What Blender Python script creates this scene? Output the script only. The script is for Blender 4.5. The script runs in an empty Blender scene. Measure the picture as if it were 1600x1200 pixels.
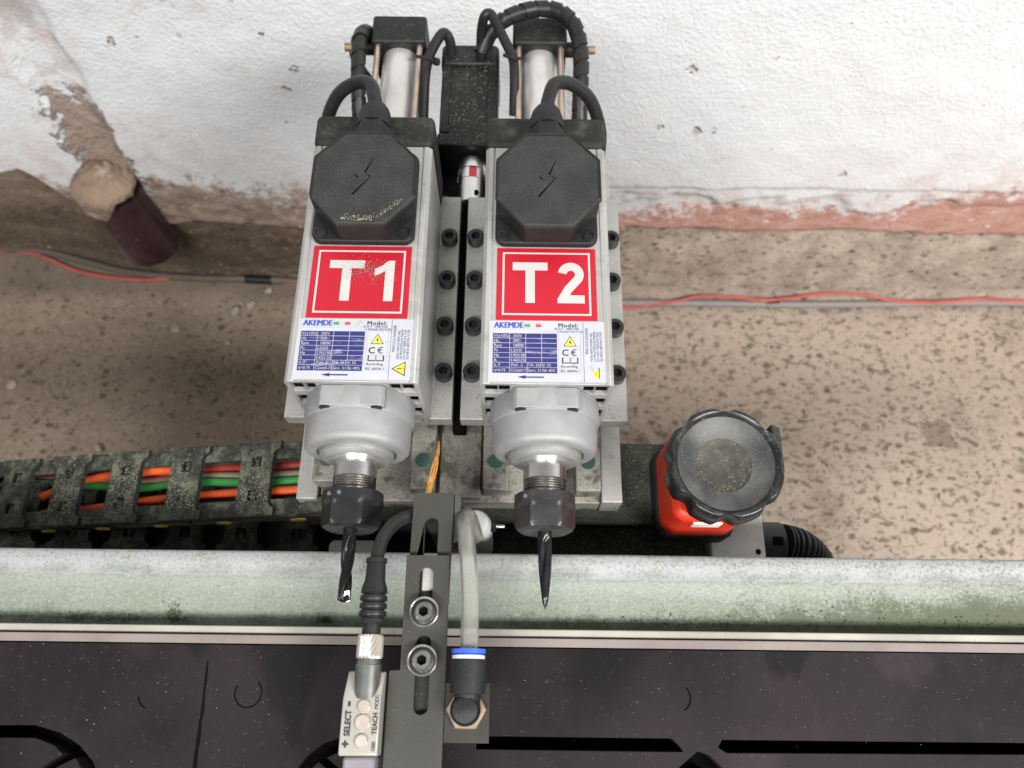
import bpy, bmesh, math, random
from math import sin, cos, pi, radians as rad
from mathutils import Vector, Matrix, noise
random.seed(7)
S = bpy.context.scene
C = S.collection

# ------------------------------------------------------------------ camera
CAMH, PITCH, ROLL, FPX = 1.40, rad(68), rad(0.7), 1208.0
fw = Vector((0, cos(PITCH), -sin(PITCH))); rt0 = Vector((1, 0, 0)); up0 = Vector((0, sin(PITCH), cos(PITCH)))
rt = rt0*cos(ROLL) + up0*sin(ROLL); up = up0*cos(ROLL) - rt0*sin(ROLL)
cd = bpy.data.cameras.new('camera'); co = bpy.data.objects.new('camera', cd); C.objects.link(co)
co.matrix_world = Matrix((( rt.x, up.x, -fw.x, 0), (rt.y, up.y, -fw.y, 0), (rt.z, up.z, -fw.z, CAMH), (0, 0, 0, 1)))
cd.sensor_width = 36; cd.lens = 36*FPX/1600; cd.clip_start = .02; cd.clip_end = 60
cd.dof.use_dof = True; cd.dof.focus_distance = .50; cd.dof.aperture_fstop = 9
S.camera = co
def P(u, v, z):                     # photo pixel -> the point on the horizontal plane at height z
    d = fw + rt*((u-800)/FPX) + up*((600-v)/FPX)
    return Vector((0, 0, CAMH)) + d*((z-CAMH)/d.z)

# ------------------------------------------------------------------ light: the hall's ceiling lamps and its even ambient light
W = bpy.data.worlds.new('World'); S.world = W; W.use_nodes = True
W.node_tree.nodes['Background'].inputs[0].default_value = (.95, .97, 1, 1)
W.node_tree.nodes['Background'].inputs[1].default_value = .13
def lamp(name, loc, sx, sy, e, col=(1, .985, .965), tilt=(0, 0, 0)):
    l = bpy.data.lights.new(name, 'AREA'); l.shape = 'RECTANGLE'; l.size = sx; l.size_y = sy; l.energy = e; l.color = col
    o = bpy.data.objects.new(name, l); o.location = loc; o.rotation_euler = tilt; C.objects.link(o)
lamp('ceiling_lamp', (1.45, -.85, 2.6), 1.4, .45, 73)
lamp('ceiling_lamp', (-.65, -1.15, 2.7), 1.4, .45, 50)
vs = S.view_settings
vs.view_transform = 'Standard'; vs.look = 'None'; vs.exposure = 0.68; vs.gamma = 1; vs.use_curve_mapping = False
S.render.engine = 'CYCLES'

# ------------------------------------------------------------------ materials
def srgb(r, g, b):
    f = lambda c: ((c/255)/12.92 if c/255 <= .04045 else (((c/255)+.055)/1.055)**2.4)
    return (f(r), f(g), f(b))
class NT:
    def __init__(s, name):
        s.m = bpy.data.materials.new(name); s.m.use_nodes = True; s.t = s.m.node_tree; s.n = s.t.nodes
        s.b = s.n['Principled BSDF']; tc = s.n.new('ShaderNodeTexCoord'); oi = s.n.new('ShaderNodeObjectInfo')
        k = s.math('MULTIPLY', oi.outputs['Random'], 3.7)
        va = s.n.new('ShaderNodeVectorMath'); va.operation = 'ADD'
        s.l(tc.outputs['Object'], va.inputs[0]); s.l(k, va.inputs[1]); s.co = va.outputs[0]; s.raw = tc.outputs['Object']
    def l(s, a, b): s.t.links.new(a, b)
    def math(s, op, a, b=None, clamp=False):
        n = s.n.new('ShaderNodeMath'); n.operation = op; n.use_clamp = clamp
        for i, v in ((0, a), (1, b)):
            if v is None: continue
            if isinstance(v, (int, float)): n.inputs[i].default_value = v
            else: s.l(v, n.inputs[i])
        return n.outputs[0]
    def noise(s, scale, detail=4, rough=.55, vec=None, stretch=None):
        n = s.n.new('ShaderNodeTexNoise'); n.inputs['Scale'].default_value = scale; n.inputs['Detail'].default_value = detail
        n.inputs['Roughness'].default_value = rough; v = vec or s.co
        if stretch:
            mp = s.n.new('ShaderNodeMapping'); mp.inputs['Scale'].default_value = stretch; s.l(v, mp.inputs[0]); v = mp.outputs[0]
        s.l(v, n.inputs['Vector']); return n.outputs['Fac']
    def voro(s, scale, stretch=None, rot=None):
        n = s.n.new('ShaderNodeTexVoronoi'); n.inputs['Scale'].default_value = scale; v = s.co
        if stretch:
            mp = s.n.new('ShaderNodeMapping'); mp.inputs['Scale'].default_value = stretch
            if rot: mp.inputs['Rotation'].default_value = rot
            s.l(v, mp.inputs[0]); v = mp.outputs[0]
        s.l(v, n.inputs['Vector']); return n.outputs['Distance'], n.outputs['Color']
    def step(s, x, a, b):
        n = s.n.new('ShaderNodeMapRange'); n.interpolation_type = 'SMOOTHSTEP'
        n.inputs['From Min'].default_value = a; n.inputs['From Max'].default_value = b; s.l(x, n.inputs['Value']); return n.outputs[0]
    def mix(s, f, a, b):
        n = s.n.new('ShaderNodeMix'); n.data_type = 'RGBA'
        for i, v in ((0, f), (6, a), (7, b)):
            if isinstance(v, (int, float)): n.inputs[i].default_value = v
            elif isinstance(v, tuple): n.inputs[i].default_value = (*v, 1)
            else: s.l(v, n.inputs[i])
        return n.outputs[2]
    def sep(s, v):
        n = s.n.new('ShaderNodeSeparateXYZ'); s.l(v, n.inputs[0]); return n.outputs
    def upness(s):
        g = s.n.new('ShaderNodeNewGeometry'); return s.step(s.sep(g.outputs['Normal'])[2], .35, .85)
    def bump(s, h, strength, dist=.001):
        n = s.n.new('ShaderNodeBump'); n.inputs['Strength'].default_value = strength; n.inputs['Distance'].default_value = dist
        s.l(h, n.inputs['Height']); s.l(n.outputs[0], s.b.inputs['Normal'])
    def done(s, col, rough=.5, metal=0, spec=None):
        for k, v in (('Base Color', col), ('Roughness', rough), ('Metallic', metal)):
            if isinstance(v, tuple): s.b.inputs[k].default_value = (*v, 1)
            elif isinstance(v, (int, float)): s.b.inputs[k].default_value = v
            else: s.l(v, s.b.inputs[k])
        if spec is not None: s.b.inputs['Specular IOR Level'].default_value = spec
        return s.m
def mk(name, col, rough=.5, metal=0., var=.18, vs=25, specks=(), dust=None, bump=None, spec=None):
    """colour with soft variation, specks (colour, scale, threshold) and settled dust (colour, amount, scale) on upward faces"""
    t = NT(name)
    f = t.noise(vs, 5)
    c = t.mix(t.step(f, .3, .7), tuple(x*(1-var) for x in col), tuple(min(1, x*(1+var)) for x in col))
    r = rough; mt = metal
    for (sc, scale, thr) in specks:
        k = t.math('MULTIPLY', t.step(t.noise(scale, 4, .6), thr-.02, thr+.09), .85); c = t.mix(k, c, sc)
        if metal > .3: mt = t.math('MULTIPLY', t.math('SUBTRACT', 1.0, k), mt)
    if dust:
        dc, amt, sc = dust
        k = t.step(t.noise(sc, 6, .7), .72-amt*.5, .92-amt*.4)
        k = t.math('MULTIPLY', k, t.upness()); c = t.mix(k, c, dc)
        r = t.math('ADD', t.math('MULTIPLY', k, .9-rough), rough)
        if metal > .3: mt = t.math('MULTIPLY', t.math('SUBTRACT', 1.0, k), mt)
    if bump: t.bump(t.noise(bump[0], 4), bump[1], bump[2] if len(bump) > 2 else .0005)
    return t.done(c, r, mt, spec)
DG = (.045, .05, .035)        # dark green-grey sawdust
LG = (.32, .33, .24)          # pale sawdust
M = {}
M['alu'] = mk('brushed_aluminium', (.38, .375, .365), .42, .3, .09, 14, [((.22, .21, .18), 700, .62), ((.30, .295, .27), 55, .58), ((.33, .32, .29), 16, .56)], bump=(700, .08))
M['alu_plate'] = mk('machined_plate', (.38, .375, .35), .45, .35, .14, 30, [((.12, .12, .09), 1000, .60), ((.16, .16, .12), 90, .64), (DG, 300, .69)], bump=(900, .08))
M['alu_dirty'] = mk('dusty_plate', (.27, .26, .225), .6, .2, .3, 40, [((.09, .09, .065), 60, .55), (DG, 900, .56), (LG, 1100, .66)], bump=(900, .3))
M['cast'] = mk('cast_silver', (.275, .275, .275), .56, .28, .10, 60, [((.25, .25, .25), 1500, .60)], bump=(1600, .25, .0004))
M['steel'] = mk('polished_steel', (.72, .71, .70), .27, 1, .08, 60, [((.2, .18, .16), 220, .68)])
M['satin'] = mk('satin_steel', (.52, .515, .50), .42, .75, .08, 60, [((.2, .19, .17), 240, .68)])
M['thread'] = mk('oily_steel', (.38, .36, .34), .28, 1, .2, 80, [((.1, .08, .06), 260, .62)])
M['black_oxide'] = mk('black_oxide', (.013, .013, .014), .36, .0, .3, 60, [((.12, .12, .1), 900, .70)], bump=(900, .1))
M['nut_grey'] = mk('worn_oxide', (.045, .042, .043), .40, .35, .3, 60, [((.2, .2, .19), 800, .67)], bump=(900, .15))
M['plastic'] = mk('black_plastic', (.0125, .013, .013), .55, 0, .2, 60, [((.07, .07, .06), 900, .63)], bump=(1300, .3, .0004), dust=((.09, .092, .075), .12, 160), spec=.3)
M['plastic_lid'] = mk('dusty_lid', (.026, .0265, .0255), .62, 0, .22, 50, [((.085, .085, .075), 1000, .60)], bump=(1200, .35, .0005), dust=((.055, .056, .048), .30, 60), spec=.3)
M['plastic_d'] = mk('dusty_black_plastic', (.014, .015, .013), .6, 0, .2, 40, [((.12, .12, .09), 800, .64)], spec=.3, dust=((.06, .063, .043), .50, 60), bump=(900, .35, .0005))
M['rubber'] = mk('black_rubber', (.013, .013, .013), .42, 0, .2, 40, [((.07, .07, .06), 500, .66)], bump=(800, .1), spec=.4)
M['chain'] = mk('chain_plastic', (.018, .020, .017), .6, 0, .25, 30, [((.20, .20, .14), 700, .62)], spec=.3, dust=((.105, .108, .075), .58, 90), bump=(700, .3, .0005))
M['yellow'] = mk('yellow_plastic', (.42, .33, .04), .5, 0, .2, 60, [(DG, 300, .64)])
M['green_steel'] = mk('dust_covered_steel', (.022, .029, .018), .8, 0, .45, 60, [((.09, .105, .06), 700, .57), ((.25, .26, .18), 1100, .66)], bump=(420, .8, .001))
M['grey_paint'] = mk('grey_paint', (.60, .61, .57), .5, 0, .1, 25, [((.24, .25, .2), 300, .63)], bump=(500, .1))
M['motor'] = mk('motor_black', (.011, .011, .0105), .5, 0, .3, 40, [((.09, .09, .075), 600, .63)], spec=.35, dust=((.08, .08, .06), .35, 130), bump=(500, .3))
M['tube_alu'] = mk('anodised_tube', (.60, .585, .56), .35, .6, .12, 30, [((.25, .22, .18), 350, .68)])
M['rod'] = mk('tie_rod', (.55, .44, .36), .3, .9, .15, 60)
M['brass'] = mk('brass', (.32, .24, .165), .45, .6, .2, 120, [((.2, .13, .07), 500, .62)])
M['nickel'] = mk('nickel', (.62, .56, .48), .35, .75, .1, 150)
M['red'] = mk('red_film', srgb(166, 16, 36), .42, 0, .06, 12, [((.35, .08, .09), 900, .71)])
M['white'] = mk('white_print', (.46, .435, .42), .5, 0, .05, 30)
M['plate_white'] = mk('label_film', (.41, .42, .45), .35, 0, .06, 22, [((.33, .33, .30), 120, .62), ((.36, .36, .34), 30, .60)])
t = NT('navy_print'); st_ = t.step(t.noise(30, 5, .7, None, (1.2, 6, 1)), .58, .66)
M['navy'] = t.done(t.mix(t.math('MULTIPLY', st_, .75), t.mix(t.noise(22, 4), (.018, .02, .10), (.03, .032, .15)), (.24, .25, .33)), .35)
M['lilac'] = mk('lilac_print', (.42, .42, .55), .4, 0, .1, 40)
M['blue'] = mk('blue_print', (.03, .06, .36), .4, 0, .1, 40)
M['ink'] = mk('black_print', (.015, .015, .02), .5, 0, .1, 40)
M['green_p'] = mk('green_print', (.05, .26, .10), .4)
M['red_p'] = mk('red_print', (.70, .05, .06), .4)
M['yel_p'] = mk('yellow_print', (.82, .62, .06), .4)
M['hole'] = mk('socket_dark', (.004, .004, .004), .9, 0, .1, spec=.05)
M['orange'] = mk('orange_paint', srgb(196, 44, 18), .46, 0, .15, 30, [((.12, .05, .03), 500, .64), ((.16, .06, .035), 45, .62)], dust=((.30, .20, .14), .22, 90))
M['knob'] = mk('knob_bakelite', (.012, .012, .013), .30, 0, .2, 40, [((.08, .08, .075), 800, .62)], dust=((.09, .09, .083), .42, 110), bump=(900, .15))
M['knob_dust'] = mk('knob_dish', (.050, .050, .048), .55, 0, .7, 30, [((.20, .20, .19), 900, .62)], bump=(700, .12))
M['knob_c'] = mk('knob_centre_dust', (.050, .047, .036), .7, 0, .5, 60, [((.10, .096, .07), 400, .58)], bump=(600, .4))
M['bracket'] = mk('phosphated_steel', (.036, .035, .028), .5, .1, .12, 30, [((.16, .16, .13), 700, .68)], bump=(900, .12))
M['brown_steel'] = mk('browned_steel', (.018, .0145, .011), .6, .05, .25, 40, [((.08, .065, .05), 600, .64)])
M['screw'] = mk('zinc_screw', (.36, .37, .34), .30, .9, .15, 120)
M['sensor'] = mk('sensor_housing', (.33, .315, .28), .42, .1, .06, 40, [((.3, .29, .27), 700, .69)])
M['sensor_pr'] = mk('sensor_prism', (.22, .20, .22), .35, .1, .1, 40)
M['cap_white'] = mk('collar_white', (.62, .60, .54), .5)
M['cap_blue'] = mk('collar_blue', (.03, .10, .60), .35)
M['red_wire'] = mk('red_wire', (.55, .10, .08), .45, 0, .2, 15, [((.3, .2, .15), 200, .64)])
t = NT('grey_conduit'); x, y, z = t.sep(t.raw)
M['conduit'] = t.done(t.mix(t.step(x, -.7, .2), t.mix(t.noise(14, 4), (.06, .045, .035), (.17, .135, .115)), t.mix(t.noise(14, 4), (.22, .19, .175), (.34, .30, .28))), .55)
M['cab_or'] = mk('orange_cable', (.66, .095, .025), .42, 0, .15, 30); M['cab_gr'] = mk('green_cable', (.03, .20, .05), .42)
M['cab_rd'] = mk('red_cable', (.24, .03, .02), .42); M['cab_tan'] = mk('tan_cable', (.20, .145, .10), .5); M['cab_gy'] = mk('grey_cable', (.045, .047, .042), .5)
M['strand'] = mk('orange_strand', (.85, .40, .10), .5, 0, .25, 200); M['pipe'] = mk('purple_brown_pipe', (.045, .021, .025), .16, 0, .35, 14, [((.25, .15, .12), 60, .68)])
M['mortar'] = mk('mortar', (.28, .20, .145), .9, 0, .3, 18, [((.5, .43, .33), 22, .62), ((.17, .12, .09), 120, .64)], bump=(110, 1.0, .006))
M['chip'] = mk('sawdust', (.065, .068, .04), .9, 0, .4, 60); M['chip_l'] = mk('pale_sawdust', (.23, .235, .165), .9, 0, .3, 60)
M['chip_y'] = mk('yellowish_sawdust', (.36, .33, .22), .9)
M['crumb'] = mk('plaster_crumb', (.42, .38, .29), .9, 0, .2, 60, bump=(300, .5))
M['edge_w'] = mk('pale_edge', (.31, .295, .25), .5, .1, .15, 20, [((.3, .27, .23), 150, .66)], bump=(400, .15))
M['edge_p'] = mk('pinkish_board_edge', (.185, .152, .14), .7, 0, .15, 20, [((.2, .16, .15), 250, .62)], bump=(500, .4))
M['pit'] = mk('worn_rim', (.04, .03, .032), .5, 0, .2)
M['thread_d'] = mk('socket', (.03, .03, .03), .6)
# worn black table
t = NT('black_phenolic_board')
a = t.step(t.noise(5, 5, .6), .36, .68); c = t.mix(a, (.0070, .0058, .0066), (.0215, .0165, .0185))
c = t.mix(t.math('MULTIPLY', t.step(t.noise(11, 5, .6), .56, .74), .55), c, (.042, .031, .035))
c = t.mix(t.step(t.noise(900, 2), .74, .78), c, (.30, .29, .30))
c = t.mix(t.math('MULTIPLY', t.step(t.noise(17, 3, .5, None, (1, .5, 1)), .60, .68), .8), c, (.007, .0065, .0075))
c = t.mix(t.math('MULTIPLY', t.step(t.noise(240, 4, .7), .60, .75), .35), c, (.075, .066, .07))
t.bump(t.noise(900, 3), .15, .0004)
M['table'] = t.done(c, t.math('ADD', t.math('MULTIPLY', a, .2), .48), 0, .11)
# trough sheet: grey metal, green dust lying thicker towards the table
t = NT('dusty_trough')
x, y, z = t.sep(t.raw)
sp = t.noise(480, 6, .85)
tt = t.math('MULTIPLY', t.math('SUBTRACT', .0735, y), 30.0)
th = t.step(tt, .0, 1.0)
xr = t.step(x, -.05, .42)
band = t.mix(t.noise(16, 4), (.33, .33, .345), (.26, .26, .265))
pan = t.mix(t.noise(24, 5), (.255, .27, .24), (.185, .205, .17))
fold = t.step(t.math('ADD', y, t.math('MULTIPLY', t.math('SUBTRACT', t.noise(60, 3), .5), .002)), .0715, .0735)
c = t.mix(fold, pan, band)
# fine pale-green dust everywhere in the pan
kd = t.step(t.math('ADD', t.math('ADD', sp, t.math('MULTIPLY', th, .14)), t.math('MULTIPLY', t.math('SUBTRACT', t.noise(40, 4), .5), .3)), .49, .60)
c = t.mix(t.math('MULTIPLY', kd, .85), c, t.mix(xr, (.165, .20, .15), (.12, .135, .085)))
# thick dark green dust drifted against the table, mostly at one end
cov = t.math('ADD', t.math('MULTIPLY', tt, .95), t.math('MULTIPLY', xr, .70))
cov = t.math('ADD', cov, t.math('MULTIPLY', t.math('SUBTRACT', t.noise(38, 5, .65), .5), 1.5))
cov = t.math('ADD', cov, t.math('MULTIPLY', t.math('SUBTRACT', t.noise(420, 4, .75), .5), 1.3))
c = t.mix(t.math('MULTIPLY', t.step(cov, .62, 1.12), .92), c, t.mix(xr, (.075, .10, .06), (.052, .063, .026)))
# grey smear just past the fold
line = t.math('MULTIPLY', t.step(y, .0722, .0745), t.math('SUBTRACT', 1.0, t.step(y, .0755, .081)))
c = t.mix(t.math('MULTIPLY', t.math('MULTIPLY', line, t.step(t.noise(40, 5, .7), .30, .62)), .6), c, (.15, .155, .14))
c = t.mix(t.math('MULTIPLY', t.step(sp, .55, .63), .55), c, (.10, .11, .09))
c = t.mix(t.math('MULTIPLY', t.step(t.noise(520, 6, .85, None, (1, 1.1, 1)), .54, .63), t.math('SUBTRACT', .5, t.math('MULTIPLY', t.step(cov, .7, 1.2), .42))), c, (.42, .435, .41))
t.bump(sp, .5, .001)
M['trough'] = t.done(c, t.math('ADD', t.math('MULTIPLY', th, .3), .46), .05)
# concrete floor
t = NT('stained_concrete')
x, y, z = t.sep(t.raw)
xr = t.step(t.math('ADD', x, t.math('MULTIPLY', t.noise(2.2, 3), .5)), -.25, .65)
c = t.mix(t.step(t.noise(4, 5, .6), .3, .7), (.245, .188, .138), (.37, .29, .22))
c = t.mix(t.math('MULTIPLY', xr, .65), c, (.52, .42, .34))
c = t.mix(t.math('MULTIPLY', t.step(t.noise(6, 5, .65), .50, .70), .6), c, (.23, .175, .13))
c = t.mix(t.math('MULTIPLY', t.step(t.noise(90, 4), .52, .7), .35), c, (.52, .42, .32))
d, vc = t.voro(34, (1.0, 1.25, 1)); sz = t.math('MULTIPLY', t.sep(vc)[0], .26)
k = t.math('SUBTRACT', 1.0, t.step(t.math('SUBTRACT', t.math('ADD', d, t.math('MULTIPLY', t.noise(160, 3), .25)), sz), .08, .19))
k = t.math('MULTIPLY', k, t.step(t.noise(11, 3), .32, .48))
c = t.mix(t.math('MULTIPLY', k, .72), c, (.075, .066, .038))
k = t.step(t.math('ADD', t.noise(58, 6, .68, None, (.75, 1.15, 1)), t.math('MULTIPLY', xr, .035)), .585, .635)
c = t.mix(t.math('MULTIPLY', k, .70), c, (.10, .082, .055))
k = t.step(t.math('ADD', t.noise(125, 5, .7, None, (.8, 1.2, 1)), t.math('MULTIPLY', xr, .03)), .600, .65)
c = t.mix(t.math('MULTIPLY', k, .65), c, (.12, .10, .07))
c = t.mix(t.math('MULTIPLY', t.step(t.noise(180, 4, .7), .60, .70), .5), c, (.60, .52, .43))
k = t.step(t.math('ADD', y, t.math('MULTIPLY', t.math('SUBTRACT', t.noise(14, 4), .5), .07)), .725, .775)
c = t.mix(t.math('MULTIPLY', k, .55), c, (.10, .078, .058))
k = t.math('MULTIPLY', t.step(t.noise(9, 2), .69, .72), .5); c = t.mix(k, c, (.10, .075, .06))
t.bump(t.noise(220, 5, .65), .5, .002)
M['floor'] = t.done(c, .85)
M['plinth'] = None
t = NT('rough_footing')
x, y, z = t.sep(t.raw); xr = t.step(x, -.35, .12)
c = t.mix(t.step(t.noise(14, 5, .65), .3, .7), (.13, .095, .062), (.25, .18, .13))
c = t.mix(t.math('MULTIPLY', t.step(t.math('ADD', z, t.math('MULTIPLY', t.math('SUBTRACT', t.noise(12, 4), .5), .15)), .17, .27), .75), c, (.40, .30, .225))
c = t.mix(xr, c, t.mix(t.step(t.noise(16, 5), .3, .7), (.45, .36, .29), (.66, .54, .44)))
c = t.mix(t.math('MULTIPLY', t.step(t.noise(75, 6, .72, None, (.8, 1, 1.2)), .55, .64), .6), c, (.085, .062, .042))
d2, vc2 = t.voro(60, (.6, 1.2, 1.1), (0, .4, 0)); s2 = t.math('MULTIPLY', t.sep(vc2)[1], .30)
k = t.math('SUBTRACT', 1.0, t.step(t.math('SUBTRACT', t.math('ADD', d2, t.math('MULTIPLY', t.noise(240, 3), .25)), s2), .05, .2))
c = t.mix(t.math('MULTIPLY', k, .75), c, (.085, .062, .042))
c = t.mix(t.math('MULTIPLY', t.step(t.noise(170, 5, .75), .55, .66), .55), c, (.12, .09, .065))
c = t.mix(t.step(t.noise(120, 3), .62, .70), c, (.50, .41, .33))
t.bump(t.noise(130, 6, .75), 1.0, .008)
M['plinth'] = t.done(c, .9)
# limewashed plaster over pink render
t = NT('peeling_plaster')
x, y, z = t.sep(t.raw)
n1 = t.noise(7, 6, .65); n2 = t.noise(36, 5, .65)
h = t.math('ADD', t.math('ADD', z, t.math('MULTIPLY', n1, .20)), t.math('MULTIPLY', n2, .14))
h = t.math('ADD', h, t.math('MULTIPLY', t.math('SUBTRACT', t.noise(110, 5, .7), .5), .10))
h = t.math('SUBTRACT', h, t.math('MULTIPLY', t.step(x, .45, 1.0), .10)); h = t.math('SUBTRACT', h, t.math('MULTIPLY', t.step(t.math('MULTIPLY', x, -1), .2, .5), .055))
wm = t.step(h, .444, .486)
# bare strip of the cut channel for the waste pipe
cx = t.math('SUBTRACT', x, t.math('MULTIPLY', z, .09)); dx = t.math('ABSOLUTE', t.math('ADD', cx, .674))
ch = t.math('SUBTRACT', 1.0, t.step(t.math('ADD', dx, t.math('ADD', t.math('MULTIPLY', t.math('SUBTRACT', n2, .5), .10), t.math('MULTIPLY', t.math('SUBTRACT', t.noise(120, 5, .7), .5), .05))), .028, .040))
zz = t.math('ADD', z, t.math('MULTIPLY', t.math('SUBTRACT', n2, .5), .16))
ch1 = t.math('MULTIPLY', ch, t.math('SUBTRACT', 1.0, t.step(zz, .535, .56)))
ch2 = t.math('MULTIPLY', t.math('MULTIPLY', ch, t.step(zz, .58, .60)), t.step(t.noise(25, 5), .42, .62))
white = t.mix(t.step(t.noise(3, 4), .3, .7), (.72, .745, .765), (.79, .80, .81))
white = t.mix(t.math('MULTIPLY', t.step(t.noise(13, 6, .7), .55, .75), .45), white, (.68, .60, .57))
white = t.mix(t.math('MULTIPLY', t.step(t.noise(60, 4, .6), .68, .73), .8), white, (.33, .25, .2))
def pitmask():
    acc = None
    warp = t.n.new('ShaderNodeVectorMath'); warp.operation = 'ADD'; nv = t.n.new('ShaderNodeTexNoise'); nv.inputs['Scale'].default_value = 90
    t.l(t.raw, nv.inputs['Vector']); sc = t.n.new('ShaderNodeVectorMath'); sc.operation = 'SCALE'; sc.inputs['Scale'].default_value = .022; t.l(nv.outputs['Color'], sc.inputs[0])
    t.l(t.raw, warp.inputs[0]); t.l(sc.outputs[0], warp.inputs[1])
    for (u, v, rr) in ((172, 66, .0055), (460, 105, .0045), (445, 137, .006), (410, 52, .004), (1083, 108, .0055), (1030, 198, .0045), (1090, 205, .007), (1116, 203, .0045), (1320, 272, .0045)):
        d = fw + rt*((u-800)/FPX) + up*((600-v)/FPX); p = Vector((0, 0, CAMH)) + d*(.758/d.y)
        n = t.n.new('ShaderNodeVectorMath'); n.operation = 'DISTANCE'; t.l(warp.outputs[0], n.inputs[0]); n.inputs[1].default_value = (p.x+.011, p.y+.011, p.z+.011)
        k = t.math('SUBTRACT', 1.0, t.step(n.outputs['Value'], rr*.6, rr*1.3)); acc = k if acc is None else t.math('MAXIMUM', acc, k)
    return acc
pits = pitmask()
stn = t.math('MULTIPLY', t.math('SUBTRACT', 1.0, t.step(h, .47, .66)), t.step(t.noise(20, 6, .72), .42, .62))
white = t.mix(t.math('MULTIPLY', stn, .5), white, (.62, .47, .42))
white = t.mix(t.math('MULTIPLY', pits, .6), white, (.36, .28, .23))
white = t.mix(t.math('MULTIPLY', t.math('MULTIPLY', t.step(t.math('MULTIPLY', x, -1), .1, .6), t.step(t.noise(26, 6, .75), .50, .66)), .4), white, (.58, .48, .43))
xl = t.step(x, -.45, -.05)
pink = t.mix(t.step(t.noise(18, 5), .3, .7), (.50, .25, .20), (.62, .37, .31))
brown = t.mix(t.step(t.noise(26, 5), .3, .7), (.25, .165, .12), (.50, .40, .33))
low = t.mix(xl, brown, pink)
low = t.mix(t.math('MULTIPLY', t.step(t.noise(40, 5), .60, .68), .8), low, (.72, .66, .61))
c = t.mix(wm, low, white)
c = t.mix(t.math('MULTIPLY', ch1, .9), c, t.mix(t.noise(60, 5), (.27, .17, .12), (.52, .40, .32)))
c = t.mix(t.math('MULTIPLY', ch2, .6), c, (.52, .43, .39))
rel = t.math('ADD', t.math('MULTIPLY', t.noise(210, 5, .6), .5), t.math('MULTIPLY', t.noise(45, 4), .25))
rel = t.math('ADD', rel, t.math('MULTIPLY', wm, .7)); rel = t.math('SUBTRACT', rel, t.math('MULTIPLY', pits, 1.2))
rel = t.math('ADD', rel, t.math('MULTIPLY', t.math('MULTIPLY', ch1, t.noise(70, 5, .7)), 2.5)); rel = t.math('ADD', rel, t.math('MULTIPLY', t.math('SUBTRACT', 1.0, wm), t.math('MULTIPLY', t.noise(60, 5, .7), 1.5)))
t.bump(rel, 1.0, .0048)
M['wall'] = t.done(c, .85)
# clear hose
t = NT('clear_hose'); t.b.inputs['Transmission Weight'].default_value = .93; t.b.inputs['IOR'].default_value = 1.35
M['clear'] = t.done((.95, .945, .90), .16)

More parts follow.
